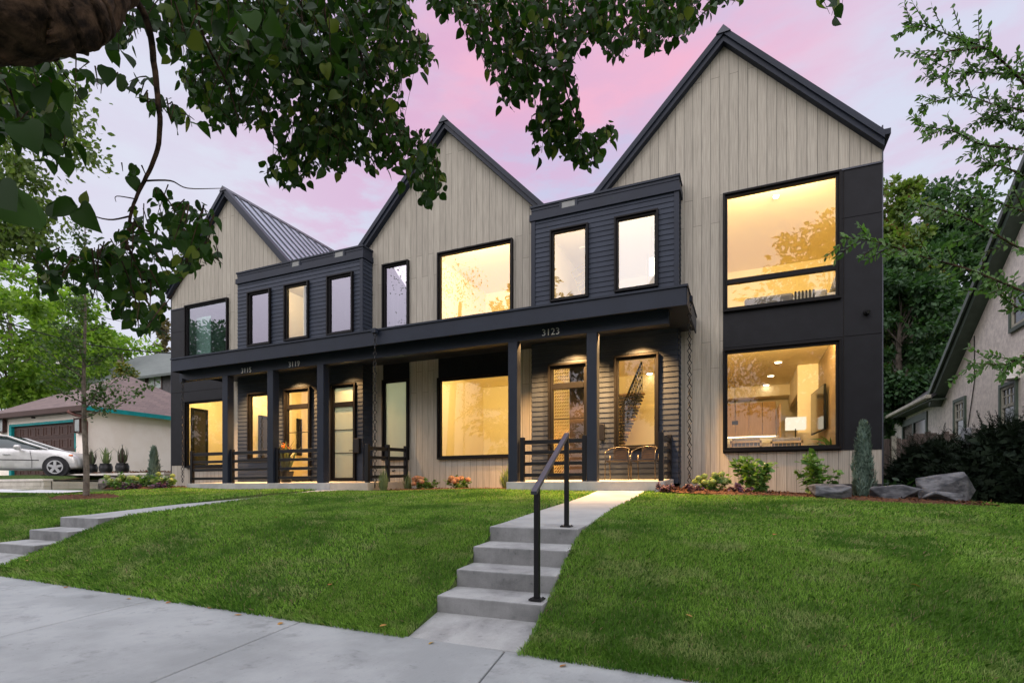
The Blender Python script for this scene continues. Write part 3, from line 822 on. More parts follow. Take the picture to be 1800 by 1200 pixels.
def door(rc, glass, muntins, tb, px):
    x0, x1, z0, z1 = rc
    d = window(rc, FB, [(tfrac(rc, *tb, px), .075)], glass=[glass, glass], fr=.12, name='door')
    for yy in muntins:
        m = MB(); zc = onY(px, yy, FB)[2]; m.box(x0 + .12, x1 - .12, FB + .052, FB + .075, zc - .011, zc + .011); m.build('muntin', M['frame'], d)
    h = MB(); hx_ = x1 - .085 if glass != 'glass' else x0 + .085
    h.box(hx_ - .02, hx_ + .02, FB - .01, FB + .02, 1.05, 1.42); h.bar((hx_, FB - .05, 1.16), (hx_ - .12, FB - .05, 1.16), .02, .02); h.bar((hx_, FB, 1.16), (hx_, FB - .05, 1.16), .02, .02)
    h.build('door_handle', M['rail'], d)
    return d
door(J_, 'glass', [760.5], (712, 720), 499.5)
door(K_, 'frost', [756, 796.5], (707, 717), 581)
dN = door(N_, 'glass', [737], (675, 684.7), 963.6)

# porch: roof, beam, posts, slabs
p = MB(); PX0, PX1, PY = -16.80, -1.12, 11.40
p.box(PX0, PX1, PY + .03, YB - .02, 3.80, 4.06)
p.box(PX0, BAYL[0] - .02, YB - .02, YM - .08, 3.80, 4.06); p.box(BAYL[1] + .02, BAYR[0] - .02, YB - .02, YM - .08, 3.80, 4.06); p.box(BAYR[1] + .02, PX1, YB - .02, YM - .08, 3.80, 4.06)
proof = p.build('porch_roof', M['trim'], house)
p = MB(); p.box(PX0 - .01, PX1 + .01, PY, PY + .03, 3.72, 4.09); p.box(PX1, PX1 + .03, PY + .03, YM - .1, 3.72, 4.09); p.box(PX0 - .03, PX0, PY + .03, YM - .1, 3.72, 4.09)
p.build('fascia', M['trim'], proof, bevel=.004)
p = MB(); p.box(PX0 - .035, PX1 + .05, PY - .03, PY + .25, 4.09, 4.135); p.box(PX0 - .03, PX1 + .05, PY + .25, YM - .09, 4.09, 4.13); p.build('drip_edge', M['trim'], proof)
p = MB(); p.box(-16.95, -1.50, 11.76, 11.96, 3.49, 3.80); p.build('porch_beam', M['trim'], house, bevel=.005)
posts = [(390.5, 399.5), (469.5, 480), (557, 569), (893, 908.7), (1031, 1047.7)]
PXs = []
pm = None
for a, b in posts:
    xa = onY(a, 700, 11.745)[0]; xb = onY(b, 700, 11.745)[0]; PXs.append((xa, xa + .235))
    m = MB(); m.box(xa, xa + .235, 11.745, 11.975, .15, 3.489); m.build('porch_post', M['trim'], house, bevel=.008)
def pslab(x0, x1, zf, zb, zl, mt):
    m = MB(); y0, y1 = 11.70, YB + .02
    m.hexa([(x0, y0, zl), (x1, y0, zl), (x0, y1, zl), (x1, y1, zl), (x0, y0, zf), (x1, y0, zf), (x0, y1, zb), (x1, y1, zb)])
    return m.build('porch_slab', mt, house, bevel=.01)
ZS0, ZS1 = .155, .225
def slabz(y): return ZS0 + (ZS1 - ZS0) * (y - 11.70) / (YB - 11.70)
pslab(-5.24, -1.57, ZS0, ZS1, -.4, M['slab']); pslab(-16.5, -10.62, ZS0, ZS1, -.4, M['slab']); 
m = MB(); y0, y1 = 11.70, YM - .02; x0, x1 = -10.615, -9.32
m.hexa([(x0, y0, -.4), (x1, y0, -.4), (x0, y1, -.4), (x1, y1, -.4), (x0, y0, ZS0), (x1, y0, ZS0), (x0, y1, .22), (x1, y1, .22)])
m.build('porch_slab', M['slab_tan'], house, bevel=.01)

# house numbers
fc = {}
def number(txt, px, py, capw):
    cu = bpy.data.curves.new('house_number', 'FONT'); cu.body = txt; cu.size = .22; cu.extrude = .012; cu.align_x = 'CENTER'; cu.offset = -.004; cu.space_character = 1.02
    o = bpy.data.objects.new('tmp', cu); COL.objects.link(o)
    dg = bpy.context.evaluated_depsgraph_get(); me = bpy.data.meshes.new_from_object(o.evaluated_get(dg)); bpy.data.objects.remove(o)
    P = onY(px, py, 11.745)
    me.transform(Matrix.Rotation(R(90), 4, 'X')); bb = [v.co for v in me.vertices]
    mz = (min(v.z for v in bb) + max(v.z for v in bb)) / 2
    off = _wl(house)
    me.transform(Matrix.Translation(Vector((P[0], P[1], P[2] - mz)) - Vector(off)))
    hn = bpy.data.objects.new('house_number', None); COL.objects.link(hn); hn.parent = house; hn['label'] = 'metal house number ' + txt
    bm = bmesh.new(); bm.from_mesh(me); seen = set()
    for v in bm.verts:
        if v in seen: continue
        isl = {v}; st_ = [v]
        while st_:
            for e in st_.pop().link_edges:
                for q in e.verts:
                    if q not in isl: isl.add(q); st_.append(q)
        seen |= isl; idx = {q: i for i, q in enumerate(isl)}
        dm = bpy.data.meshes.new('digit'); dm.from_pydata([tuple(q.co) for q in idx], [], [[idx[q] for q in f.verts] for f in bm.faces if f.verts[0] in isl])
        link_mesh('digit', dm, M['number'], hn)
    bm.free()
number('3115', 433, 650.5, 0); number('3119', 517, 639.5, 0); number('3123', 968, 583, 0)

# wall fittings
m = MB(); m.box(onY(625, 780, YB)[0], onY(635.5, 780, YB)[0], YB - .13, YB - .02, onY(625, 796, YB)[2], onY(625, 771, YB)[2]); mb = m.build('mailbox', M['rail'], None, bevel=.01)
tag(mb, 'flat black mailbox on the siding right of the frosted door', 'mailbox')
m = MB(); P = onY(1055, 760, YB); m.box(P[0] - .0, P[0] + .13, YB - .13, YB - .02, P[2] - .2, P[2] + .2); mb = m.build('mailbox', M['rail'], None, bevel=.01)
tag(mb, 'flat black mailbox behind the rightmost porch post', 'mailbox')
P = onY(1523, 549.5, YM - .02)
cm = thing('security_camera', 'small round camera on the dark panel near the right corner', 'camera', tuple(P))
m = MB(); m.lathe((P[0], P[1] - .03, P[2]), [(.055, -.03), (.06, 0), (.06, .04)], 14, 'y'); m.build('mount', M['frame'], cm)
m = MB(); m.tube([(P[0], P[1] - .03, P[2]), (P[0] + .02, P[1] - .13, P[2] - .02)], [.045, .04], 12); m.build('camera_body', M['tv'], cm)
m = MB(); P = onY(676 + 18, 812 + 8, YM); m.bar((P[0], YM, .55), (P[0], YM - .12, .53), .03, .03); m.lathe((P[0], YM - .1, .50), [(.03, 0), (.02, .05)], 10); tp = m.build('garden_tap', M['steel_dark'], None)
tag(tp, 'small outdoor tap on the board siding behind the left porch railing', 'tap')

# porch railings
def railing(p0, p1, nposts, lab, rails=(.93, .68, .42, .15), hz=1.06):
    base = ((p0[0] + p1[0]) / 2, (p0[1] + p1[1]) / 2, slabz(min((p0[1] + p1[1]) / 2, YB)))
    t = thing('porch_railing', lab, 'railing', base, 'black horizontal porch railings')
    p0 = np.array(p0, float); p1 = np.array(p1, float)
    for k in range(nposts[0]):
        f = nposts[1][k]; q = p0 + (p1 - p0) * f; zz = slabz(min(q[1], YB)) - .01
        m = MB(); m.box(q[0] - .05, q[0] + .05, q[1] - .05, q[1] + .05, zz, zz + hz); m.build('post', M['rail'], t, bevel=.006)
    d = (p1 - p0) / np.linalg.norm(p1 - p0); fs_ = nposts[1]
    for r_ in rails:
        a = p0; b = p1; za, zb = slabz(min(a[1], YB)) + r_, slabz(min(b[1], YB)) + r_
        m = MB(); m.bar((a[0], a[1], za), (b[0], b[1], zb), .04, .085 if r_ < .9 else .10); m.build('rail', M['rail'], t, bevel=.004)
yr = 11.87
x335 = onY(338, 800, yr)[0]
railing((x335, yr), (PXs[0][0], yr), (1, [0.0]), 'short black porch railing at the far left end of the porch')
railing((PXs[0][1] + .06, yr), (PXs[1][0], yr), (1, [.0]), 'black porch railing under the number 3115')
railing((PXs[1][1] + .06, yr), (PXs[2][0], yr), (1, [.0]), 'black porch railing in front of the glass door under the number 3119')
railing((-9.40, 11.80), (-9.40, 13.58), (3, [0., .5, 1.0]), 'black railing running back to the wall at the end of the left porch')
railing((PXs[3][1] + .09, yr), (PXs[4][0] - .08, yr), (2, [0., 1.0]), 'black porch railing under the number 3123, in front of the glass door')
railing((-1.66, 11.80), (-1.66, 13.2), (2, [0., 1.0]), 'black railing running back to the siding beside the two porch chairs')

# rooms behind the glass
def room(x0, x1, y0, y1, z0, z1, wall='roomwall', floor='roomfloor', ceil=None):
    e = .02
    m = MB(); m.box(x0 - e, x0, y0, y1, z0, z1); m.box(x1, x1 + e, y0, y1, z0, z1); m.box(x0 - e, x1 + e, y1, y1 + e, z0, z1)
    m.build('interior_wall', M[wall], house)
    m = MB(); m.box(x0, x1, y0, y1, z0 - .05, z0); m.build('interior_floor', M[floor], house)
    m = MB(); m.box(x0, x1, y0, y1, z1, z1 + .05); m.build('interior_ceiling', M[ceil or wall], house)
def lamp(name, loc, sx, sy, wv, col, tilt=75):
    l = bpy.data.lights.new(name, 'AREA'); l.shape = 'RECTANGLE'; l.size = sx; l.size_y = sy; l.energy = wv; l.color = col
    o = bpy.data.objects.new(name, l); COL.objects.link(o); o.location = loc; o.rotation_euler = (R(tilt), 0, 0); return o
WARM = (1, .745, .36); WARM2 = (1, .80, .50); WHITE = (1, .96, .86)
def room_fill(rc, y, wv, col=WARM, z=None, tilt=80):
    """added area light, unseen above the window head, standing in for room lamps"""
    return lamp('room_fill_light', ((rc[0] + rc[1]) / 2, y + .10, (z if z else rc[3] + .13)), max(.5, rc[1] - rc[0] - .2), .16, wv * 1.12, col, tilt)
yi = YM + .08; yb = YB + .09
room(-1.2, 2.55, yi, 19.5, 4.0, 7.25); room_fill(A_, yi, 167)                           # bedroom, right
room(-8.9, -5.35, yi, 18.0, 4.02, 7.25); room_fill(C_, yi, 100, z=C_[3] + .12)
room(-9.0, -5.35, yi, 18.0, .3, 3.75); room_fill(D_, yi, 88)
room(-10.6, -9.05, yi, 16, .3, 3.75, 'roomcream'); room_fill(F2, yi, 22, (.88, 1, .95), 3.0)
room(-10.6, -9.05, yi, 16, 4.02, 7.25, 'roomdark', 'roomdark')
room(-20.05, -16.2, yi, 17.5, 4.02, 7.25, 'roomgreen', 'roomdark'); m = MB(); m.box(E_[0] + .05, E_[1] - .05, yi + .06, yi + .08, 4.1, E_[3] + .1); m.build('window_panel', mat('grey_curtain', (.16, .155, .18), .9, col2=(.11, .105, .125), vs=3, stretch=(7, 1, .3)), house); room_fill(G_, yi, 10, (.85, 1, .9), 6.8)  # added light in the green room, which is otherwise unlit
m = MB(); m.box(G_[0] + .1, G_[0] + .1 + (G_[1] - G_[0]) * .34, yi + .25, yi + .27, 4.1, G_[2] + (G_[3] - G_[2]) * .82); m.build('window_panel', mat('mint_light_panel', (.55, .80, .68), .8), house)  # added mint panel imitating the green-lit part of this window
room(-20.05, -16.2, yi, 17.5, .3, 3.75); room_fill(H_, yi, 87)
room(-16.0, -14.75, yb, 17.0, 4.02, 6.9, 'roomdark', 'roomdark'); room(-14.7, -13.2, yb, 17.0, 4.02, 6.9, 'roomcream'); room_fill(w2_, yb, 34, WARM2)
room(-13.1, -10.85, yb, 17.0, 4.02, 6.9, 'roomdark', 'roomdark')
room(-16.0, -12.45, yb, 18.0, .3, 3.75); room_fill((-15.9, -12.6, 0, 3.15), yb, 100)
room(-12.4, -10.85, yb, 16.0, .3, 3.75, 'roomcream'); room_fill(K_, yb, 24, (.88, 1, .95), 3.2)
room(-5.1, -1.55, yb, 18.5, 4.02, 7.2, 'roomcream'); room_fill((-5.0, -1.65, 0, 6.45), yb, 40, (1, .76, .42))
room(-5.1, -1.55, yb, 18.5, .3, 3.85); room_fill((-3.0, -1.6, 0, 3.42), yb, 100)
# kitchen and living room, right lower
KX0, KX1, KY1 = -1.2, 2.55, 21.0
room(KX0, KX1, yi, KY1, .3, 3.5, 'roomcream', 'roomfloor', 'roomwall'); room_fill(B_, yi, 128, (1, .64, .25), 3.38, 82)
# ------------------------------------------------------------------ furniture seen through the windows
cans = [onY(1368, 637, 15.0), onY(1355, 661, 16.6), onY(1347, 676, 18.0), onY(1340, 689, 19.2)]
for k, P in enumerate(cans):
    # follow the pixel ray up to the ceiling plane
    d = ray((1368, 1355, 1347, 1340)[k], (636, 660, 676, 688)[k]); P = d * (3.485 / d[2])
    c = thing('ceiling_light', ['round lit ceiling light nearest the lower right window', 'second round lit ceiling light from the lower right window',
        'third round lit ceiling light from the lower right window', 'farthest of the four lit ceiling lights in the kitchen'][k], 'ceiling light', tuple(P), 'recessed ceiling lights')
    m = MB(); m.lathe((P[0], P[1], 3.47), [(.11, .0), (.115, .012), (.115, .028)], 18); m.build('trim_ring', M['white'], c)
    m = MB(); m.lathe((P[0], P[1], 3.464), [(.085, 0), (.085, .005)], 16); m.build('lens', M.setdefault('can', emit('can_glow', (1, .86, .6), 14)), c)
def through(px, py, Y): return onY(px, py, Y)
# kitchen cabinets on the back wall
kc = thing('kitchen_cabinet', 'row of tall tan kitchen cabinet doors seen through the lower right window', 'cabinet', (.1, KY1 - .6, .3))
yk = KY1 - .35
zk0, zk1 = through(1330, 765, yk)[2], through(1330, 707, yk)[2]
x0, x1 = KX0 + .02, through(1364, 740, yk)[0]
nd = 5
for i in range(nd):
    a = x0 + (x1 - x0) * i / nd; b = x0 + (x1 - x0) * (i + 1) / nd
    m = MB(); m.box(a + .006, b - .006, yk, yk + .3, zk0, zk1); m.build('cabinet_door', M['cabinet'], kc, bevel=.004)
m = MB(); m.box(x0, x1, yk - .25, KY1, .3, zk0 - .28); m.build('base_cabinet', M['white'], kc)
m = MB(); m.box(x0, x1, yk + .1, yk + .12, zk0 - .05, zk0 - .02); m.build('under_cabinet_light', emit('strip_glow', (1, .85, .55), 5), kc)
m = MB(); m.box(KX0 + .01, KX1 - .01, yk - .5, KY1 - .01, zk1 + .12, 3.49); m.build('interior_wall', M['roomcream'], house)
# pier, side wall with the television, beam
SX = 1.86
pa, pb = through(1402, 700, 17.2)[0], SX
m = MB(); m.box(pa, pb, 17.2, 17.3, .31, 3.49); m.box(pa, pa + .1, 17.3, KY1 - .4, 2.72, 3.49); m.build('interior_wall', M['roomcream'], house)
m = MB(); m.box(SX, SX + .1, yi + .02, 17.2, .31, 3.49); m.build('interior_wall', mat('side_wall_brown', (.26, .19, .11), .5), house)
m = MB(); q = through(1366, 740, KY1 - .5)[0]; m.box(q, q + .05, 19.2, KY1 - .4, .31, 2.72); m.build('pantry_panel', M['cabinet'], house)
A1, B1 = through(1448, 716, 15.1), through(1425, 716, 16.7); zt, zb = through(1448, 674, 15.1)[2], through(1448, 754, 15.1)[2]
tv = thing('television', 'flat black television on the wall at the right of the lower window', 'television', tuple((A1 + B1) / 2))
dn = unit(np.array([-(B1 - A1)[1], (B1 - A1)[0], 0])); dn = dn if dn[0] > 0 else -dn
m = MB(); m.bar(np.array([*A1[:2], (zt + zb) / 2]) + dn * .03, np.array([*B1[:2], (zt + zb) / 2]) + dn * .03, .05, zt - zb); m.build('tv_body', M['frame'], tv, bevel=.005)
e_ = unit(B1 - A1) * .02
m = MB(); m.quad(*[np.array([*p[:2], z_]) - dn * .001 for p, z_ in ((A1 + e_, zb + .02), (B1 - e_, zb + .02), (B1 - e_, zt - .02), (A1 + e_, zt - .02))]); m.build('tv_screen', M['tv'], tv)
# floor lamp with square white shade
lp = through(1398, 750, 16.4)
fl = thing('floor_lamp', 'lit floor lamp with a square white shade, left of the television', 'lamp', (lp[0], 16.4, .3))
a = through(1381, 735, 16.4); b = through(1416, 754, 16.4); hw = (b[0] - a[0]) / 2; cx = (a[0] + b[0]) / 2
m = MB()
for s in ((-1, -1, 1, -1), (1, -1, 1, 1), (1, 1, -1, 1), (-1, 1, -1, -1)):
    m.quad((cx + s[0] * hw, 16.4 + s[1] * hw * .8, b[2]), (cx + s[2] * hw, 16.4 + s[3] * hw * .8, b[2]), (cx + s[2] * hw, 16.4 + s[3] * hw * .8, a[2]), (cx + s[0] * hw, 16.4 + s[1] * hw * .8, a[2]))
m.build('lamp_shade', emit('shade_glow', (1, .88, .66), 1.15), fl)
m = MB(); m.tube([(cx, 16.4, .3), (cx, 16.4, a[2] - .05)], .014, 8); m.lathe((cx, 16.4, .3), [(.14, 0), (.14, .02), (.02, .03)], 16); m.build('lamp_stand', M['frame'], fl)
# two armchairs with their backs to the glass
for k, (p0, p1) in enumerate(((1284, 1338), (1355, 1411))):
    y = 14.55; a = through(p0, 770, y); b = through(p1, 784, y); zt = through(p0, 769, y)[2]
    t = thing('armchair', ['left armchair of the two backed against the lower right window', 'right armchair of the two, backed against the lower right window below the lamp'][k], 'armchair', ((a[0] + b[0]) / 2, y + .3, .3), 'armchairs behind the window')
    m = MB(); m.box(a[0] + .03, b[0] - .03, y + .02, y + .17, .75, zt); m.build('back_cushion', M['fabric'], t, bevel=.05)
    m = MB(); m.box(a[0] + .04, b[0] - .04, y + .17, y + .75, .62, .76); m.build('seat_cushion', M['fabric'], t, bevel=.04)
    m = MB(); m.box(a[0] - .01, b[0] + .01, y - .02, y + .03, zt - .14, zt - .09); m.box(a[0] - .01, b[0] + .01, y - .02, y + .03, zt - .26, zt - .23)
    for xx in (a[0] - .01, b[0] - .03):
        m.box(xx, xx + .04, y - .02, y + .03, .3, zt - .08); m.box(xx, xx + .04, y + .7, y + .74, .3, .9); m.box(xx, xx + .04, y, y + .74, .88, .92)
    for q in range(7): xx = a[0] + .08 + (b[0] - a[0] - .16) * q / 6; m.box(xx - .008, xx + .008, y - .01, y + .01, .6, zt - .1)
    m.build('chair_frame', M['cabinet'], t)
# pendant / track fitting in the kitchen, small
P = through(1292, 743, 18.5)
m = MB(); m.box(P[0] - .09, P[0] + .09, 18.45, 18.55, P[2] - .06, P[2] + .06); m.bar((P[0], 18.5, P[2]), (P[0], 18.5, 3.49), .012, .012); o = m.build('pendant_lamp', M['frame'], None)
tag(o, 'small black pendant box hanging before the tan kitchen cabinets', 'pendant lamp')
# house plant by the TV
P = through(1456, 775, 14.6)
hp = thing('house_plant', 'green leafy house plant at the lower right corner of the big window', 'plant', (P[0] + .05, 14.6, .85))
n = 26
pos = np.tile([P[0] + .05, 14.6, .95], (n, 1)) + rng.normal(0, .03, (n, 3)); ax = np.stack([rng.normal(0, .8, n), rng.normal(0, .5, n), rng.uniform(.2, 1, n)], 1)
leaves('leaf', LANCE, pos, ax, rng.normal(size=(n, 3)) + [0, 0, 1], rng.uniform(.2, .42, n), leafmat('houseplant', (.06, .12, .03), (.1, .2, .04)), hp, 2.2)
m = MB(); m.lathe((P[0] + .05, 14.6, .3), [(.13, 0), (.16, .6), (.15, .62)], 16); m.build('pot', M['white'], hp)
# bed upstairs
by = 14.35
bl = thing('bed', 'bed with striped grey blanket seen through the upper right window', 'bed', (.8, 15.2, 4.0))
a = through(1310, 527, by); b = through(1475, 505, by); zt = through(1330, 523, by)[2] + .02
m = MB(); m.box(a[0], KX1 - .25, by, by + 1.5, 4.25, zt - .10); m.build('mattress', M['white'], bl, bevel=.06)
bm_ = mat('striped_blanket', (.36, .33, .27), .95); 
m = MB(); m.box(a[0] - .02, a[0] + 1.05, by - .03, by + 1.53, 4.2, zt); m.build('blanket', M['fabric'], bl, bevel=.07)
m = MB()
for q in range(6): m.box(a[0] + 1.07 + q * .075, a[0] + 1.11 + q * .075, by - .035, by + 1.5, 4.2, zt + .0)
m.build('throw', M['fabric_dark'], bl, bevel=.01)
m = MB(); m.box(a[0] + 1.05, a[0] + 1.75, by - .02, by + 1.5, 4.2, zt - .01); m.build('coverlet', mat('pale_cover', (.62, .56, .42), .95), bl, bevel=.05)
m = MB(); m.box(KX1 - .28, KX1 - .2, by - .05, by + 1.6, 4.0, zt + .42); m.build('headboard', M['roomfloor'], bl, bevel=.02)
P = through(1452, 505, by + .3)
m = MB(); m.hexa([(P[0] + .06, by + .05, zt - .03), (P[0] + .2, by + .05, zt - .03), (P[0] + .06, by + .6, zt - .03), (P[0] + .2, by + .6, zt - .03), (P[0] + .2, by + .08, zt + .38), (P[0] + .36, by + .08, zt + .38), (P[0] + .2, by + .57, zt + .38), (P[0] + .36, by + .57, zt + .38)])
pl_ = m.build('pillow', M['fabric'], None, bevel=.05); tag(pl_, 'grey pillow propped against the headboard in the upper right window', 'pillow')
d = ray(1364, 346); P = d * (7.22 / d[2])
c = thing('ceiling_light', 'single bright ceiling light in the upper right bedroom window', 'ceiling light', tuple(P))
m = MB(); m.lathe((P[0], P[1], 7.20), [(.05, 0), (.05, .02)], 14); m.build('lens', emit('spot_glow', (1, .9, .7), 22), c)
m = MB(); m.lathe((P[0], P[1], 7.215), [(.085, 0), (.085, .02)], 14); m.build('trim_ring', M['white'], c)
# stairwell: open-tread staircase behind the porch window
st = thing('staircase', 'open dark staircase with slim railing seen through the porch window', 'staircase', (-3.2, 15.5, .3))
p_lo = through(1098, 786, 15.6); p_hi = through(1120, 676, 16.6)
n = 17
ex = [through(1096 + (1133 - 1096) * k / (n - 1), 783 - (783 - 690) * k / (n - 1), 15.2 + .1 * k) for k in range(n)]
for k, e in enumerate(ex):
    m = MB(); m.box(e[0] - 1.15, e[0], e[1] - .15, e[1] + .13, e[2] - .05, e[2]); m.build('tread', M['wicker'] if k % 4 else M['roomfloor'], st)
m = MB()
for k in range(0, n, 1): m.bar(ex[k] + [-.05, -.14, 0], ex[k] + [-.05 + .02 * 0, -.14, .95], .018, .018)
m.bar(ex[0] + [-.05, -.14, .95], ex[-1] + [-.05, -.14, .95], .04, .05)
for q in (.25, .5, .72): m.bar(ex[0] + [-.05, -.14, q], ex[-1] + [-.05, -.14, q], .014, .014)
m.build('stair_rail', M['frame'], st)
d = ray(1142, 656.5); P = d * (3.83 / d[2])
c = thing('ceiling_light', 'round lit ceiling light above the staircase behind the porch window', 'ceiling light', tuple(P), 'recessed ceiling lights')
m = MB(); m.lathe((P[0], P[1], 3.815), [(.09, 0), (.09, .01)], 16); m.build('lens', M['can'], c); m = MB(); m.lathe((P[0], P[1], 3.825), [(.115, 0), (.115, .02)], 16); m.build('trim_ring', M['white'], c)
# behind the right door: woven strip left; right, added dark panel imitating dark reflecting glass
x0, x1 = N_[0] + .1, N_[1] - .1
m = MB(); xs_ = x0 + (x1 - x0) * .33
m.box(xs_, x1 + .3, YB + .55, YB + .6, .31, 3.3); m.build('dark_door_backing', M['wicker'], house)
m = MB()
for i in range(9):
    for j in range(34): 
        xx = x0 - .25 + i * .07; zz = .35 + j * .09; m.bar((xx, YB + .9, zz), (xx + .05, YB + .9, zz + .06), .022, .02)
m.build('woven_screen', mat('woven_cane', (.34, .21, .08), .7), house)
# upper bay: mirror-like tilted art frame and round ceiling speaker, hanging lamp
d = ray(1026, 437); P = d * (6.98 / d[2])
m = MB(); m.lathe((P[0], P[1], 6.965), [(.13, 0), (.13, .03)], 18); o = m.build('smoke_detector', M['white'], None); tag(o, 'round white ceiling disc in the upper bay window of the right house', 'smoke detector')
for k, (px, py, s) in enumerate(((1020, 482, .22), (1027, 507, .16))):
    P = through(px, py, 16.0); m = MB()
    c, sn = math.cos(.5), math.sin(.5)
    R_ = lambda u, v: (P[0] + u * c - v * sn, 16.0, P[2] + u * sn + v * c)
    for (u0, v0, u1, v1) in ((-s, -s, s, -s), (s, -s, s, s), (s, s, -s, s), (-s, s, -s, -s), (-s, 0, s, 0)): m.bar(R_(u0, v0), R_(u1, v1), .03, .03)
    o = m.build('pendant_lamp', M['chrome'], None); tag(o, ['larger tilted square frame hanging in the upper bay window', 'smaller tilted square frame low in the upper bay window'][k], 'pendant lamp')
P0, P1 = through(1142, 455, 14.6), through(1150, 483, 14.6)
pd = thing('pendant_lamp', 'lit white cylinder pendant lamp at the right edge of the upper bay window', 'pendant lamp', ((P0[0] + P1[0]) / 2, 14.6, P0[2]))
m = MB(); m.lathe(((P0[0] + P1[0]) / 2, 14.6, P1[2]), [(.06, 0), (.07, .03), (.07, P0[2] - P1[2])], 14); m.build('lamp_shade', emit('pendant_glow', (1, .9, .75), 2.2), pd)
m = MB(); m.bar(((P0[0] + P1[0]) / 2, 14.6, P0[2]), ((P0[0] + P1[0]) / 2, 14.6, 6.98), .012, .012); m.bar((P0[0] - .05, 14.6, P0[2] + .15), (P0[0] - .05, 14.6, P1[2] - .4), .012, .012); m.build('cord', M['frame'], pd)
# dark glazed doors and darker walls on the side walls of the left rooms
def side_pane(X, p0, p1, pt, pb, name='patio_door', fm='frame'):
    a = onX(p0, pt, X); b = onX(p1, pt, X); y0_, y1_ = sorted((a[1], b[1])); zt = a[2]; zb = max(.32, onX(p0, pb, X)[2])
    m = MB(); m.box(X - .03, X, y0_, y1_, zb, zt); o = m.build(name, M[fm], house)
    m = MB(); m.quad((X + .004, y0_ + .12, zb + .12), (X + .004, y1_ - .12, zb + .12), (X + .004, y1_ - .12, zt - .12), (X + .004, y0_ + .12, zt - .12)); m.build('pane', M['tv'], o)
side_pane(-20.0, 336, 366, 716, 840)
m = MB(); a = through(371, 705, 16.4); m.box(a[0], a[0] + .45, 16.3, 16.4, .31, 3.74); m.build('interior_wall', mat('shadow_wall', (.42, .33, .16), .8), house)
m = MB(); a = through(383, 705, 16.2); m.box(a[0], a[0] + .3, 16.0, 16.2, .31, 3.74); m.build('interior_wall', M['roomwall'], house)
side_pane(-15.93, 455, 476, 729, 815)
side_pane(-15.93, 522, 531, 735, 800, 'inner_window')
a = through(530, 822, 16.5); m = MB(); m.box(a[0] - .5, a[0] + .6, 16.4, 17.0, .31, 1.1); o = m.build('sideboard', M['roomfloor'], None, bevel=.02); tag(o, 'low brown sideboard glimpsed through the glass door under the number 3119', 'sideboard')
m = MB(); a = through(463, 700, 15.8); m.bar((a[0], 15.8, a[2]), (a[0], 15.8, 3.74), .015, .015); m.lathe((a[0], 15.8, a[2] - .25), [(.12, 0), (.03, .25)], 14); o = m.build('pendant_lamp', M['frame'], None); tag(o, 'small dark pendant lamp in the lower left bay window', 'pendant lamp')
# porch soffit lights
def porch_light(px, lab, wv, y=12.75, px_y=650):
    d = ray(px, px_y); x = d[0] * (y / d[1])
    t = thing('porch_light', lab, 'porch light', (x, y, 3.79), 'porch ceiling lights')
    m = MB(); m.lathe((x, y, 3.776), [(.07, 0), (.075, .02)], 16); m.build('trim_ring', M['frame'], t)
    m = MB(); m.lathe((x, y, 3.770), [(.045, 0), (.045, .004)], 14); m.build('lens', M.setdefault('pl', emit('porch_glow', (1, .62, .25), 30)), t)
    l = bpy.data.lights.new('porch_lamp', 'SPOT'); l.energy = wv; l.color = (1, .54, .19); l.spot_size = R(115); l.spot_blend = .8; l.shadow_soft_size = .05
    o = bpy.data.objects.new('porch_lamp', l); COL.objects.link(o); o.location = (x, y, 3.75)
porch_light(1000, 'porch ceiling light above the glass door under the number 3123', 2470)
porch_light(1118, 'porch ceiling light above the two porch chairs', 2470)
porch_light(506, 'porch ceiling light above the glass door under the number 3119', 2141)
porch_light(415, 'porch ceiling light above the far left bay window', 1482, 12.5)
porch_light(600, 'porch ceiling light above the frosted door', 739)
porch_light(925, 'porch ceiling light beside the fourth porch post', 1316, 12.2)
porch_light(1068, 'porch ceiling light just right of the rightmost porch post', 1316, 12.1)

# two bistro chairs
def chair(lab):
    t = thing('porch_chair', lab, 'chair', (0, 0, 0), 'bistro chairs on the right porch')
    W, Dp = .27, .26
    # arms + back hoop: one bent tube each side meeting over the back
    for s in (-1, 1):
        m = MB(); m.tube([(s * W, -Dp, 0), (s * W * .98, -Dp + .01, .45), (s * (W + .0), -Dp + .02, .60), (s * (W - .005), -Dp + .07, .655), (s * (W - .02), 0, .70)], .0125, 8); m.build('front_leg', M['steel_dark'], t, smooth=True)
        m = MB(); m.tube([(s * W * .9, Dp + .1, 0), (s * W * .9, Dp, .42), (s * W * .88, Dp + .02, .6)], .0125, 8); m.build('rear_leg', M['steel_dark'], t, smooth=True)
    m = MB(); pts = [(-(W - .02), 0, .70)] + [(-(W - .02) * math.cos(a), .06 + .24 * math.sin(a), .70 + .09 * math.sin(a)) for a in np.linspace(.2, math.pi - .2, 12)] + [((W - .02), 0, .70)]
    m.tube(pts, .0125, 8); m.build('arm_hoop', M['steel_dark'], t, smooth=True)
    m = MB()
    for k in range(7):
        y = -Dp + .03 + k * .075; m.box(-W + .02, W - .02, y, y + .062, .435, .45)
    m.box(-W + .01, -W + .03, -Dp, Dp, .42, .438); m.box(W - .03, W - .01, -Dp, Dp, .42, .438); m.build('seat', M['wicker'], t)
    m = MB()
    for k in range(5):
        z_ = .50 + k * .055; m.box(-.15, .15, Dp + .0 + .012 * k, Dp + .014 + .012 * k, z_, z_ + .046)
    for s in (-.15, .15): m.bar((s, Dp + .01, .44), (s, Dp + .075, .80), .014, .014)
    m.build('backrest', M['wicker'], t)
    return t
P1 = onY(1086, 840, 12.55); P2 = onY(1134, 838, 12.55)
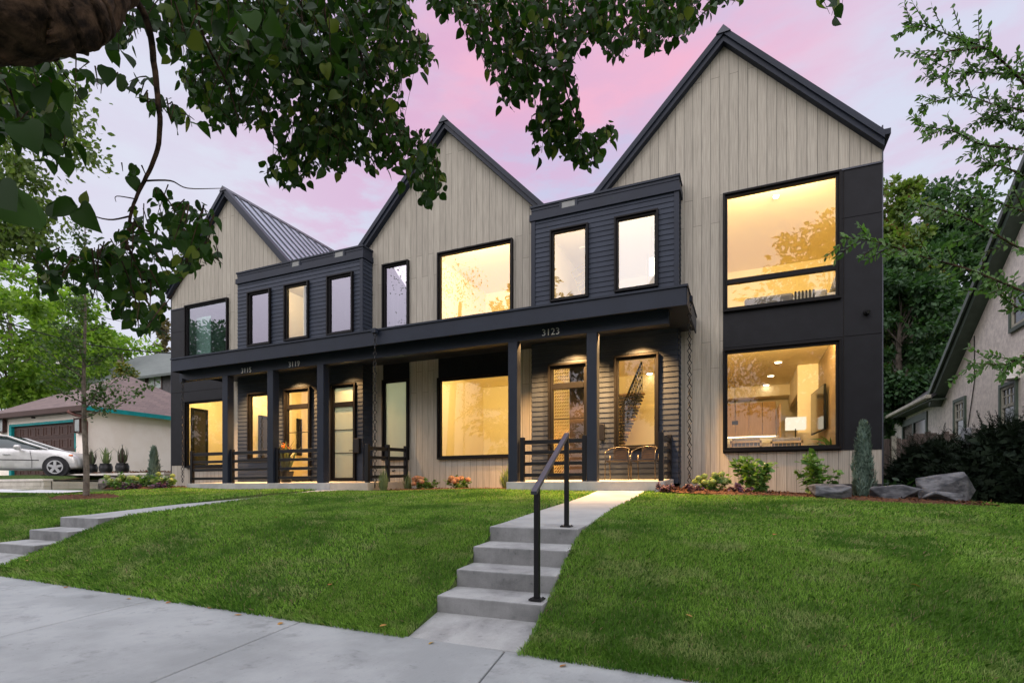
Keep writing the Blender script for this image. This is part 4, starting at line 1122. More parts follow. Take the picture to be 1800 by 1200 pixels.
ch = chair('left bistro chair with curved metal arms beside the porch post'); ch.location = (P1[0], 12.6, slabz(12.6) + .004); ch.rotation_euler = (0, 0, R(4))
dup(ch, 'right bistro chair with curved metal arms beside the side railing', (P2[0], 12.62, slabz(12.62) + .004), R(-3))

# rain chains
def chain(lab, x, y, ztop, zbot, group='rain chains'):
    t = thing('rain_chain', lab, 'rain chain', (x, y, ztop), group)
    L = .125; n = int((ztop - zbot) / L); V = []
    m = MB()
    for k in range(n):
        zt = ztop - k * L; a = math.pi / 2 * (k % 2) + .5
        ux, uy = math.cos(a), math.sin(a); w = .046
        pts = [(x, y, zt + .012), (x + ux * w, y + uy * w, zt - .055), (x, y, zt - L - .004), (x - ux * w, y - uy * w, zt - .055), (x, y, zt + .012)]
        m.tube(pts, .0115, 5, False)
    m.build('chain', M['chain'], t)
    m = MB(); m.box(x - .06, x + .06, y - .06, y + .06, ztop - .02, ztop + .10); m.build('outlet', M['trim'], t, bevel=.005)
P = onY(1212, 515, 12.0); chain('long rain chain hanging off the right end of the porch roof', P[0], 12.0, 3.98, .02)
P = onY(659, 600, 11.31); chain('rain chain hanging from the porch roof edge between frosted door and frosted window', P[0], 11.31, 4.02, .0)
P = onY(321, 700, 11.7); chain('rain chain at the far left end of the porch', P[0], 11.7, 3.44, .08)

# stair handrail
hr = thing('stair_handrail', 'black metal handrail with two posts on the front steps', 'handrail', (-1.72, 4.5, -1.0))
lo = onY(944, 1053, 4.52); up_ = onY(996, 925, 5.83)
zl, zu = lo[2] + .01, up_[2] + .015
for q, zt in ((lo, onY(940, 858, 4.52)[2]), (up_, onY(996, 766, 5.83)[2])):
    m = MB(); m.box(q[0] - .024, q[0] + .024, q[1] - .024, q[1] + .024, q[2] - .005, zt); m.build('post', M['rail'], hr, bevel=.004)
    m = MB(); m.box(q[0] - .06, q[0] + .06, q[1] - .06, q[1] + .06, q[2] - .004, q[2] + .012)
    for sx in (-.042, .042):
        for sy in (-.042, .042): m.lathe((q[0] + sx, q[1] + sy, q[2] + .012), [(.008, 0), (.008, .008)], 8)
    m.build('base_plate', M['rail'], hr, bevel=.002)
za, zb = onY(940, 858, 4.52)[2], onY(996, 766, 5.83)[2]
d = np.array([up_[0] - lo[0], up_[1] - lo[1], zb - za]); d /= np.linalg.norm(d)
a = np.array([lo[0], lo[1], za]) - d * .13; b = np.array([up_[0], up_[1], zb]) + d * .03
m = MB(); m.bar(a + [0, 0, .012], b + [0, 0, .012], .055, .035); m.build('rail', M['rail_sheen'], hr, bevel=.005)
# ------------------------------------------------------------------ plants
LM = {}
LM['hyd'] = leafmat('hydrangea_leaf', (.055, .125, .03), (.12, .22, .05), .35)
LM['shrub'] = leafmat('shrub_leaf', (.06, .14, .03), (.13, .25, .055), .35)
LM['lime'] = leafmat('lime_flower', (.28, .34, .10), (.40, .45, .18), .3, .8)
LM['cream'] = leafmat('cream_flower', (.55, .55, .42), (.65, .62, .5), .3, .8)
LM['purple'] = leafmat('purple_leaf', (.045, .018, .04), (.13, .06, .12), .2)
LM['pink'] = leafmat('faded_flower', (.40, .16, .12), (.45, .30, .16), .3, .8)
LM['junip'] = leafmat('blue_juniper', (.055, .10, .08), (.14, .20, .155), .15, .7)
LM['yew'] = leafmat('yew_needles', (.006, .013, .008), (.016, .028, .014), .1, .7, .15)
LM['orn'] = leafmat('ornamental_grass', (.10, .15, .06), (.20, .24, .11), .3)
LM['cord'] = leafmat('cordyline', (.05, .025, .025), (.10, .13, .07), .2)
LM['maple'] = leafmat('bright_maple', (.085, .18, .022), (.24, .36, .05), .45)
LM['dark'] = leafmat('dark_maple', (.020, .055, .022), (.052, .11, .04), .3)
LM['olive'] = leafmat('olive_top', (.08, .14, .03), (.18, .24, .06), .35, c=(.12, .06, .03))
LM['young'] = leafmat('young_tree_leaf', (.03, .065, .02), (.07, .125, .035), .35)
LM['elm'] = leafmat('elm_leaf', (.06, .11, .025), (.14, .20, .045), .4)
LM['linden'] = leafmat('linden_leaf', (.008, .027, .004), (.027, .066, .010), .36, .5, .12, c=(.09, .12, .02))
LM['spray'] = leafmat('spray_leaf', (.032, .085, .016), (.085, .18, .035), .4)
LM['spruce'] = leafmat('spruce', (.09, .08, .035), (.15, .12, .05), .2)
LM['cedar'] = leafmat('golden_cedar', (.09, .13, .02), (.20, .19, .03), .2)

def gz(x, y): return float(G(x, y))
def shrub(name, lab, cat, x, y, w, h, n, ls, lm, flower=None, nf=0, fr=.07, group=None, tmpl=OVAL, z=None, stems=9, wd=1.5):
    zb = (gz(x, y) if z is None else z)
    t = thing(name, lab, cat, (x, y, zb), group)
    m = MB(); tips = []
    for k in range(stems):
        a = rng.uniform(0, 2 * math.pi); r = w / 2 * math.sqrt(rng.uniform(.05, .95)); hh = h * rng.uniform(.62, 1.0) * (1 - .35 * (2 * r / w) ** 2)
        tip = np.array([x + r * math.cos(a), y + r * math.sin(a), zb + hh]); tips.append(tip)
        m.tube([(x + .12 * r * math.cos(a), y + .12 * r * math.sin(a), zb - .03), (x + .6 * r * math.cos(a), y + .6 * r * math.sin(a), zb + hh * .55), tip], [.009, .007, .003], 5)
    m.build('stem', mat('green_stem', (.10, .11, .05), .8), t)
    k = rng.integers(0, stems, n); f = rng.uniform(.12, 1.02, n) ** .8
    tp = np.array(tips)[k]; b = np.array([x, y, zb])
    pos = b + (tp - b) * np.stack([f ** .8, f ** .8, f], 1) + rng.normal(0, w * .035, (n, 3))
    out = np.stack([rng.normal(0, 1, n), rng.normal(0, 1, n), rng.uniform(-.45, .5, n)], 1) + unit(pos - [x, y, zb + h * .3]) * .8
    leaves('foliage', tmpl, pos, out, rng.normal(0, .5, (n, 3)) + [0, 0, 1], rng.uniform(.6, 1.15, n) * ls, lm, t, wd)
    for q in range(nf):
        a = rng.uniform(math.pi * 1.0, 2.05 * math.pi); r = w * .5 * math.sqrt(rng.uniform(.1, .95)); hh = h * rng.uniform(.55, 1.0) * (1 - .3 * (2 * r / w) ** 2) + .03
        c = np.array([x + r * math.cos(a), y + r * math.sin(a), zb + hh]); nn = 130
        dd = unit(rng.normal(size=(nn, 3))); pp = c + dd * fr * [1, 1, .8] * rng.uniform(.7, 1, (nn, 1))
        leaves('flower_head', DIAM, pp, np.cross(dd, rng.normal(size=(nn, 3))), dd, fr * .55, flower, t, 1.6)
    return t
def columnar(name, lab, cat, x, y, w, h, n, ls, lm, group=None, z=None):
    zb = gz(x, y) if z is None else z
    t = thing(name, lab, cat, (x, y, zb), group)
    m = MB(); m.tube([(x, y, zb - .05), (x, y, zb + h * .7)], [.03, .01], 6); m.build('trunk', M['bark'], t)
    f = rng.uniform(.02, 1, n); a = rng.uniform(0, 2 * math.pi, n)
    prof = np.minimum(1, .55 + 2.2 * f) * np.clip(1.06 - f, 0, 1) ** .55 * (1 + .22 * np.sin(a * 3 + f * 9) + .12 * np.sin(a * 7 - f * 23))
    r = w / 2 * prof * np.sqrt(rng.uniform(.35, 1, n))
    pos = np.stack([x + r * np.cos(a), y + r * np.sin(a), zb + f * h * .97], 1)
    ax = np.stack([np.cos(a) * .45, np.sin(a) * .45, np.full(n, 1.0)], 1) + rng.normal(0, .22, (n, 3))
    leaves('foliage', LANCE, pos, ax, np.stack([np.cos(a), np.sin(a), np.zeros(n)], 1) + rng.normal(0, .4, (n, 3)), rng.uniform(.6, 1.3, n) * ls, lm, t, 1.5)
    return t
def tuft(name, lab, cat, x, y, h, n, lm, z=None, width=1.0, spread=.6, parent=None, group=None):
    zb = gz(x, y) if z is None else z
    t = parent or thing(name, lab, cat, (x, y, zb), group)
    a = rng.uniform(0, 2 * math.pi, n); s = spread * rng.uniform(.1, 1, n)
    pos = np.stack([x + .05 * np.cos(a), y + .05 * np.sin(a), np.full(n, zb)], 1)
    leaves('leaf_blades', LANCE, pos, np.stack([np.cos(a) * s, np.sin(a) * s, np.ones(n)], 1), np.stack([np.cos(a), np.sin(a), np.full(n, .35)], 1), rng.uniform(.6, 1.1, n) * h, lm, t, width)
    return t
# right bed
shrub('hydrangea_shrub', 'tall leafy green shrub with one white flower head, left of the flat boulder', 'shrub', .22, 12.0, 1.0, .92, 520, .135, LM['shrub'], LM['cream'], 1, .07, stems=15)
shrub('hydrangea_shrub', 'tall leafy green shrub just behind the flat boulder', 'shrub', 1.30, 12.0, .95, .95, 480, .13, LM['shrub'], stems=14)
shrub('hydrangea_shrub', 'low round hydrangea with lime green flower heads near the rain chain', 'shrub', -.62, 11.75, .72, .40, 420, .085, LM['hyd'], LM['lime'], 17, .06, stems=14)
columnar('juniper', 'narrow blue green juniper between the boulders at the right corner of the house', 'shrub', 2.1, 12.35, .40, 1.52, 5600, .085, LM['junip'])
for k, (px, X, Y, w_, lab) in enumerate(((0, -1.55, 11.45, .5, 'purple leaved clump at the edge of the front walk'), (0, -1.0, 11.45, .42, 'purple leaved clump under the long rain chain'),
        (0, -.10, 11.40, .45, 'purple leaved clump right of the lime green hydrangea'))):
    shrub('purple_clump', lab, 'plant', X, Y, w_, .2, 330, .062, LM['purple'], tmpl=HEART, stems=8, wd=.9, group='purple leaved clumps')
# bed by the middle house
for X, lab in ((-8.2, 'pink and rust flowering shrub nearest the left porch'), (-7.12, 'rust coloured flowering shrub under the middle lower window')):
    shrub('flowering_shrub', lab, 'shrub', X, 12.75, .75, .42, 320, .10, LM['hyd'], LM['pink'], 9, .075, stems=10)
tuft('ornamental_grass', 'spiky green grass tuft beside the fourth porch post', 'plant', -5.75, 12.9, .5, 170, LM['orn'], width=.55, spread=1.0)
tuft('ornamental_grass', 'grass tuft in front of the railing at the end of the left porch', 'plant', -8.95, 11.9, .5, 90, LM['orn'], width=.5, spread=.8)
tuft('ornamental_grass', 'small grass tuft by the back post of the left porch railing', 'plant', -8.85, 12.9, .42, 90, LM['orn'], width=.5, spread=.8)
# left bed
columnar('juniper', 'narrow blue green juniper before the block wall left of the house', 'shrub', -18.75, 12.1, .40, 1.42, 3600, .10, LM['junip'], z=gz(-18.75, 12.1))
shrub('hydrangea_shrub', 'broad lime green hydrangea beside the brown boulder on the left', 'shrub', -18.4, 11.1, 1.5, .5, 620, .12, LM['hyd'], LM['lime'], 8, .085, stems=16)
shrub('hydrangea_shrub', 'small lime green hydrangea at the foot of the far left rain chain', 'shrub', -17.05, 11.4, .8, .5, 330, .12, LM['hyd'], LM['lime'], 5, .075, stems=10)
shrub('purple_clump', 'purple leaved clump in front of the broad hydrangea on the left', 'plant', -18.0, 10.75, .9, .2, 330, .075, LM['purple'], tmpl=HEART, stems=8, wd=.9, group='purple leaved clumps')
shrub('purple_clump', 'purple leaved clump at the foot of the far left rain chain', 'plant', -16.85, 11.1, .6, .22, 260, .075, LM['purple'], tmpl=HEART, stems=8, wd=.9, group='purple leaved clumps')

# boulders: chipped convex blocks
def boulder(name, lab, x, y, dims, rot, mt, seed, sink=.08):
    r = np.random.default_rng(seed); bm = bmesh.new()
    for p in r.normal(size=(15, 3)):
        p = np.sign(p) * np.abs(p / np.linalg.norm(p)) ** .6 * r.uniform(.76, 1.05)
        bm.verts.new((p[0] * dims[0] / 2, p[1] * dims[1] / 2, (p[2] * .5 + .5) * dims[2]))
    h = bmesh.ops.convex_hull(bm, input=bm.verts)
    bmesh.ops.delete(bm, geom=[v for v in bm.verts if not v.link_faces], context='VERTS')
    bmesh.ops.bevel(bm, geom=list(bm.edges), offset=.012, segments=1, affect='EDGES', profile=.6)
    bmesh.ops.triangulate(bm, faces=bm.faces)
    bmesh.ops.subdivide_edges(bm, edges=bm.edges, cuts=3, use_grid_fill=True)
    from mathutils import noise
    for v in bm.verts:
        n = v.co.normalized() if v.co.length else Vector((0, 0, 1)); k = v.co * 5 + Vector((seed, 0, 0))
        v.co += n * (noise.fractal(k, 1.0, 2.2, 4) * .010)
    me = bpy.data.meshes.new(name); bm.to_mesh(me); bm.free()
    o = link_mesh(name, me, mt); o.location = (x, y, gz(x, y) - sink); o.rotation_euler = (0, 0, rot)
    return tag(o, lab, 'boulder')
boulder('boulder', 'flat topped grey boulder standing alone before the leafy shrub', 1.36, 11.25, (.82, .5, .44), R(8), M['slate_pale'], 21)
boulder('boulder', 'long low dark slate boulder right of the juniper', 2.52, 11.8, (.9, .5, .42), R(4), M['slate'], 34)
boulder('boulder', 'largest sloping slate boulder at the right end of the mulch bed', 3.42, 12.45, (1.05, .7, .72), R(-20), M['slate_pale'], 8)
boulder('boulder', 'angular slate boulder in front of the largest one at the right end of the bed', 3.12, 11.55, (.6, .45, .32), R(28), M['slate_pale'], 55)
boulder('boulder', 'small flat grey rock behind the long slate boulder', 2.75, 12.7, (.6, .4, .34), R(10), M['slate'], 13)
boulder('boulder', 'brownish boulder before the block wall on the left', -20.1, 11.5, (1.0, .7, .52), R(10), M['slate_tan'], 3)
boulder('boulder', 'dark boulder half hidden behind the broad hydrangea on the left', -19.2, 11.8, (.8, .6, .5), R(30), M['slate'], 17)

# potted plants on the terrace
for k, (px, lab) in enumerate(((130, 'black potted cordyline at the nose of the silver car'), (160, 'black potted cordyline behind the young tree trunk'),
        (186, 'black potted cordyline with the greenest leaves'), (215, 'black potted cordyline farthest from the silver car'))):
    P = onY(px, 830, 14.15); zb = .64
    t = thing('potted_plant', lab, 'potted plant', (P[0], 14.15, zb), 'black pots along the garage')
    m = MB(); m.lathe((P[0], 14.15, zb), [(.16, 0), (.24, .12), (.25, .28), (.20, .40), (.22, .42), (.19, .42), (.17, .38)], 20); m.build('pot', M['pot'], t, smooth=True)
    tuft('', '', '', P[0], 14.15, .62, 42, LM['orn'] if k == 2 else LM['cord'], z=zb + .36, width=1.0, spread=.9, parent=t)
# pot on the left porch with orange blooms
P = onY(503, 845, 12.5); zb = slabz(12.5)
t = thing('potted_plant', 'black potted plant with orange blooms on the left porch', 'potted plant', (P[0], 12.5, zb))
m = MB(); m.lathe((P[0], 12.5, zb), [(.15, 0), (.22, .3), (.23, .34), (.19, .34)], 18); m.build('pot', M['pot'], t)
tuft('', '', '', P[0], 12.5, .75, 60, LM['cord'], z=zb + .3, width=1.4, spread=.55, parent=t)
n = 60; pp = np.array([P[0] - .05, 12.5, zb + 1.08]) + rng.normal(0, .055, (n, 3))
m = MB(); m.tube([(P[0], 12.5, zb + .3), (P[0] - .05, 12.5, zb + 1.05)], .008, 5); m.build('stem', M['bark'], t)
leaves('flower_head', DIAM, pp, rng.normal(size=(n, 3)), rng.normal(size=(n, 3)), .06, leafmat('orange_bloom', (.6, .10, .02), (.7, .25, .05), .3), t, 1.2)

# yew hedge
def yew(lab, c, rad, n):
    zb = gz(c[0], c[1]) - .15
    t = thing('evergreen_shrub', lab, 'shrub', (c[0], c[1], zb), 'dark yews along the neighbour house')
    m = MB()
    for k in range(9):
        a = k * .7; m.tube([(c[0], c[1], zb), (c[0] + rad[0] * .5 * math.cos(a), c[1] + rad[1] * .5 * math.sin(a), zb + rad[2] * .75)], [.05, .015], 6)
    m.build('stem', M['bark_dark'], t)
    # branch sprays: each a spine with needles both sides
    ns = n; dr = unit(rng.normal(size=(ns, 3)) + [0, 0, .35]); dr[:, 2] = np.abs(dr[:, 2]) * 1.0 - .05
    rr = rng.uniform(.55, 1.0, ns) ** .5
    start = np.array([c[0], c[1], zb]) + dr * np.array(rad) * rr[:, None] * (1 + .13 * np.sin(dr[:, 0:1] * 7 + dr[:, 1:2] * 5 + dr[:, 2:3] * 6))
    ax = unit(dr * [1, 1, .6] + [0, 0, .25] + rng.normal(0, .35, (ns, 3)))
    L = rng.uniform(.18, .42, ns)
    P = []; A = []; N_ = []; S = []
    for q in range(11):
        f = q / 10.
        for s in (-1, 1):
            sd = unit(np.cross(ax, [0, 0, 1.0])) * s
            P.append(start + ax * (L * f)[:, None] - [0, 0, 1] * (f * f * .12 * L)[:, None]); A.append(ax * .75 + sd * (1 - .5 * f) + rng.normal(0, .2, (ns, 3))); N_.append(np.tile([0, 0, 1.], (ns, 1)) + rng.normal(0, .3, (ns, 3))); S.append(L * .30 * (1 - .5 * f))
    leaves('foliage', NEEDLE, np.concatenate(P), np.concatenate(A), np.concatenate(N_), np.concatenate(S), LM['yew'], t, 1.3)
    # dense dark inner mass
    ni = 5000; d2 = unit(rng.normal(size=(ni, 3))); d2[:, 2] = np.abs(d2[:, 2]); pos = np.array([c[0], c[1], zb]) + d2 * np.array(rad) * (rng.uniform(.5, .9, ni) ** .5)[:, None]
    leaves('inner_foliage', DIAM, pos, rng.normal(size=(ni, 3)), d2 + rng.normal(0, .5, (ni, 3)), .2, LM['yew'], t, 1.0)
yew('dark spiky yew shrub nearest the wooden fence', (4.35, 16.6), (1.15, 1.5, 1.75), 1700)
yew('dark spiky yew shrub behind the largest boulder', (5.2, 14.9), (1.25, 1.5, 2.05), 2000)
yew('tall dark spiky yew shrub before the stucco house window', (6.3, 13.2), (1.45, 1.7, 2.45), 2400)

# ------------------------------------------------------------------ trees
def tree(name, lab, base, h, tr, crown_c, crown_r, nclump, nleaf, ls, lm, bark='bark', group=None, clump=.28, shape='round', tmpl=DIAM, flat=.6, seed=None):
    r = np.random.default_rng(seed if seed is not None else rng.integers(1e9))
    t = thing(name, lab, 'tree', base, group)
    b = np.array(base, float); cc = np.array(crown_c, float); cr = np.array(crown_r, float)
    d = unit(r.normal(size=(nclump, 3))); rad = r.uniform(.25, 1, nclump) ** .45
    if shape == 'cone':
        f = r.uniform(0, 1, nclump); a = r.uniform(0, 6.283, nclump); q = np.sqrt(r.uniform(.2, 1, nclump)) * (1 - f * .93)
        cl = cc + np.stack([np.cos(a) * q * cr[0], np.sin(a) * q * cr[1], (f * 2 - 1) * cr[2]], 1)
    else:
        cl = cc + d * rad[:, None] * cr
    m = MB(); top = np.array([cc[0], cc[1], cc[2] + cr[2] * (.9 if shape == 'cone' else .45)])
    P = [b - [0, 0, .2], b + [0, 0, .25], b + (top - b) * .35 + r.normal(0, tr * .5, 3), b + (top - b) * .7 + r.normal(0, tr * .7, 3), top]
    m.tube(P, [tr * 1.35, tr, tr * .8, tr * .5, tr * .12], 10)
    for k in r.choice(nclump, min(nclump, 22), replace=False):
        f = np.clip((cl[k][2] - b[2]) / (top[2] - b[2]) - .22, .18, .85)
        s = b + (top - b) * f; mid = (s + cl[k]) / 2 + [0, 0, .06 * h * r.random()]
        m.tube([s, mid, cl[k]], [tr * .42 * (1.1 - f), tr * .24 * (1.1 - f), tr * .06], 6)
    m.build('trunk', M[bark], t)
    k = r.integers(0, nclump, nleaf); cs = clump * min(cr) * r.uniform(.65, 1.35, nclump)
    off = r.normal(size=(nleaf, 3)); off = unit(off) * (r.uniform(0, 1, nleaf) ** .5)[:, None]
    pos = cl[k] + off * cs[k][:, None] * [1.15, 1.15, flat]
    ax = unit(off + (pos - cc) / cr * .5 + r.normal(0, .5, (nleaf, 3)) + [0, 0, -.35])
    nr = unit(off * .6 + r.normal(0, .5, (nleaf, 3)) + [0, 0, .8])
    leaves('crown', tmpl, pos, ax, nr, ls * r.uniform(.6, 1.3, nleaf), lm, t, 1.0)
    return t
def at(px, py, D): return atD(px, py, D)
# far trees, left
def far_tree(name, lab, px, base_py, top_py, D, wpx, ncl, nl, ls, lm, cfrac=.72, **kw):
    b = at(px, base_py, D); top = at(px, top_py, D)[2]; w = wpx / FPX * D / 2; h = top - b[2]
    cz = top - h * cfrac / 2
    return tree(name, lab, tuple(b), h, .022 * h, (b[0], b[1], cz), (w, w, h * cfrac / 2), ncl, nl, ls, lm, **kw)
far_tree('maple_tree', 'bright green maple at the left edge behind the tan garage', 18, 815, 462, 33, 200, 90, 9000, .36, LM['maple'], .8, group='trees behind the garage')
far_tree('maple_tree', 'bright green tree rising behind the young street tree', 120, 800, 505, 44, 130, 60, 6000, .42, LM['maple'], .75, group='trees behind the garage')
far_tree('maple_tree', 'rounded green tree above the dark house roof on the left', 215, 790, 572, 52, 130, 60, 6500, .42, LM['maple'], .8, group='trees behind the garage')
far_tree('spruce_tree', 'thin brownish conifer at the left corner of the townhouse', 288, 790, 560, 58, 60, 40, 2200, .45, LM['spruce'], .9, shape='cone', group='trees behind the garage')
far_tree('cedar_shrub', 'golden green cedar poking above the garage roof', 221, 760, 626, 33, 34, 24, 2200, .22, LM['cedar'], .95, clump=.4)
# far trees, right
far_tree('maple_tree', 'big dark maple behind the right corner of the townhouse', 1650, 800, 318, 31, 190, 150, 24000, .32, LM['dark'], .95, clump=.24, seed=4)
far_tree('maple_tree', 'olive tree with reddish tips close behind the right house corner', 1583, 790, 272, 27, 120, 80, 13000, .26, LM['olive'], .97, clump=.25, seed=9)
far_tree('maple_tree', 'dense dark tree directly behind the right corner of the townhouse', 1585, 800, 430, 25.5, 150, 90, 15000, .27, LM['dark'], .97, clump=.3, seed=22)
far_tree('maple_tree', 'lower dark tree filling the gap above the stucco house wing', 1610, 800, 500, 38, 190, 90, 11000, .36, LM['dark'], .9, clump=.28, seed=12)
# young street tree on the lawn
yb_ = np.array([-14.6, 7.8, gz(-14.6, 7.8)])
t = thing('young_tree', 'slim young street tree in a mulch ring on the left lawn', 'tree', tuple(yb_))
Y7 = 7.8; tp = onY(150, 345, Y7)
def yp(px, py, dy=0): return onY(px, py, Y7 + dy)
m = MB(); trunk = [yb_ - [0, 0, .1], yp(152, 820), yp(148, 745), yp(147, 660), yp(150, 560), yp(149, 460), tp]
m.tube(trunk, [.075, .062, .055, .042, .03, .018, .005], 8)
br = []
for k in range(46):
    f = rng.uniform(.0, 1) ** 1.15; py = 735 - f * 360; s = yp(148, py)
    side = rng.choice([-1, 1]); ln = (1 - f * .80) * rng.uniform(.4, 1.1); a = rng.uniform(0, 6.28)
    e = s + np.array([math.cos(a) * ln, math.sin(a) * ln, rng.uniform(.35, 1.2) * ln * .9])
    br.append((s, e)); m.tube([s, (s + e) / 2 + [0, 0, -.05], e], [.016 * (1.2 - f), .011 * (1.2 - f), .004], 5)
s = yp(150, 730); e = yp(268, 676, .3); br += [(s, e)] * 1; m.tube([s, (s + e) / 2 + [0, 0, -.12], e], [.014, .009, .003], 5)
m.build('trunk', M['bark'], t)
P = []; A = []
for (s, e) in br:
    n_ = int(70 * np.linalg.norm(e - s)) + 10
    f = rng.uniform(.2, 1.05, n_); p = s + (e - s) * f[:, None] + rng.normal(0, .075, (n_, 3)); P.append(p); A.append(np.tile(unit(e - s) * .5, (n_, 1)) + rng.normal(0, .7, (n_, 3)) + [0, 0, -.2])
P = np.concatenate(P); A = np.concatenate(A)
leaves('crown', DIAM, P, A, rng.normal(0, .6, P.shape) + [0, 0, 1], rng.uniform(.06, .12, len(P)), LM['young'], t, 1.1)

# reflected trees across the street (they show in the window glass)
tree('street_tree', 'large tree across the street mirrored in the window glass', (5.5, -17, -1.5), 22, .35, (5.5, -17, 11.5), (5.5, 5, 9.5), 90, 9000, .5, LM['dark'], seed=1)
tree('street_tree', 'third large tree across the street mirrored in the left upper windows', (-60, -17, -1.5), 21, .35, (-60, -17, 10), (7, 6, 11), 90, 9000, .6, LM['dark'], seed=3)
tree('street_tree', 'second large tree across the street mirrored in the window glass', (-17.5, -17, -1.5), 21, .35, (-17.0, -17, 10), (5.2, 5, 9), 90, 9000, .5, LM['dark'], seed=2)

# ------------------------------------------------------------------ the big linden whose boughs hang into the picture
linden = thing('linden_tree', 'old linden bough with dark bark and drooping heart shaped leaves overhanging the lawn', 'tree', (-3.4, -1.6, -1.45))
m = MB()
L1 = [(-3.4, -1.6, -1.6), (-3.4, -1.55, -.9), (-3.3, -1.4, .6), (-3.15, -.6, 1.7)] 
limb = [at(-420, 60, 2.0), at(-150, 30, 1.9), at(0, 42, 1.85), at(60, 38, 1.85), at(120, 25, 1.9), at(165, 5, 2.0), at(205, -40, 2.2), at(260, -140, 2.7)]
lp = [np.array(p) for p in L1] + limb; lr = [.30, .24, .21, .16] + [.12, .112, .112, .112, .106, .09, .075, .06]
fine_p = []; fine_r = []
for i in range(len(lp) - 1):
    for tt in np.linspace(0, 1, 10, endpoint=False): fine_p.append(lp[i] + (lp[i + 1] - lp[i]) * tt + rng.normal(0, .004, 3)); fine_r.append((lr[i] + (lr[i + 1] - lr[i]) * tt) * rng.uniform(.94, 1.06))
v0 = len(m.v); m.tube(fine_p, fine_r, 28)
from mathutils import noise as mn
for q in range(v0, len(m.v)):
    v_ = Vector(m.v[q]); dd_ = mn.fractal(v_ * 9, 1., 2.1, 5) * .016 + abs(mn.noise(v_ * 26)) * .012
    m.v[q] = tuple(v_ + Vector(mn.noise_vector(v_ * 14)) * .008 + Vector((0, 0, 1)) * 0 + (v_ - Vector(fine_p[(q - v0) // 28 if (q - v0) // 28 < len(fine_p) else -1])).normalized() * dd_)
def strand(pts, r0, r1=.003, n=6):
    P = [at(*p) for p in pts]; Q = []
    # smooth
    for i in range(len(P) - 1):
        p0 = P[max(i - 1, 0)]; p1 = P[i]; p2 = P[i + 1]; p3 = P[min(i + 2, len(P) - 1)]
        for tt in np.linspace(0, 1, 5, endpoint=False):
            Q.append(.5 * ((2 * p1) + (-p0 + p2) * tt + (2 * p0 - 5 * p1 + 4 * p2 - p3) * tt ** 2 + (-p0 + 3 * p1 - 3 * p2 + p3) * tt ** 3))
    Q.append(P[-1]); k = len(Q)
    Q = [q + rng.normal(0, r0 * .07, 3) for q in Q]
    m.tube(Q, [r0 + (r1 - r0) * i / (k - 1) for i in range(k)], n); return Q
hang = strand([(205, -40, 2.2), (244, 8, 2.3), (264, 60, 2.35), (274, 140, 2.4), (281, 205, 2.42), (277, 262, 2.45), (258, 310, 2.5), (238, 350, 2.5), (226, 400, 2.5), (224, 440, 2.5)], .0155, .005)
strand([(252, 318, 2.5), (300, 318, 2.5), (330, 331, 2.6), (392, 331, 2.7)], .0045, .0015)
strand([(228, 380, 2.5), (190, 386, 2.5), (140, 372, 2.4)], .0045, .002)
strand([(228, 390, 2.5), (262, 408, 2.5), (312, 430, 2.6)], .006, .002)
strand([(224, 430, 2.5), (200, 465, 2.5), (150, 455, 2.5), (80, 448, 2.5)], .006, .002)
strand([(224, 430, 2.5), (245, 480, 2.5), (262, 540, 2.5)], .006, .002)
strand([(240, 350, 2.5), (205, 345, 2.5), (204, 355, 2.5)], .003, .001)
# boughs above the frame with strands dropping in
strand([(205, -60, 2.3), (360, -120, 3.4), (600, -150, 4.4), (900, -150, 5.0), (1250, -130, 5.4), (1420, -110, 5.5)], .06, .006, 10)
for pts, r0 in (([(520, -140, 4.2), (610, -20, 4.4), (628, 60, 4.5), (645, 130, 4.5), (700, 220, 4.6), (745, 300, 4.6), (752, 350, 4.6)], .016),
                ([(430, -130, 3.8), (430, 20, 4.2), (440, 120, 4.3), (470, 230, 4.4)], .016), ([(560, -140, 4.4), (572, 40, 4.4), (574, 150, 4.4), (600, 270, 4.5)], .012),
                ([(900, -150, 5.0), (950, -20, 5.0), (967, 60, 5.0), (990, 130, 5.0), (1000, 175, 5.0), (1030, 250, 5.1)], .016),
                ([(940, -150, 5.0), (975, 5, 5.0), (995, 60, 5.0), (999, 110, 5.0)], .010), ([(1100, -140, 5.2), (1090, -20, 5.2), (1110, 60, 5.2), (1150, 70, 5.2)], .012),
                ([(340, -110, 3.2), (350, 40, 3.6), (400, 150, 3.9), (420, 215, 3.9)], .012), ([(800, -150, 4.8), (830, -20, 4.8), (860, 80, 4.9), (890, 160, 4.9)], .010)):
    strand(pts, r0)
m_main = m
def inpoly(px, py, poly):
    c = np.zeros(len(px), bool); n = len(poly); j = n - 1
    for i in range(n):
        xi, yi_ = poly[i]; xj, yj = poly[j]
        k = ((yi_ > py) != (yj > py)) & (px < (xj - xi) * (py - yi_) / (yj - yi_ + 1e-9) + xi); c ^= k; j = i
    return c
LP = []; LA = []; LN = []; LS = []; TW = MB()
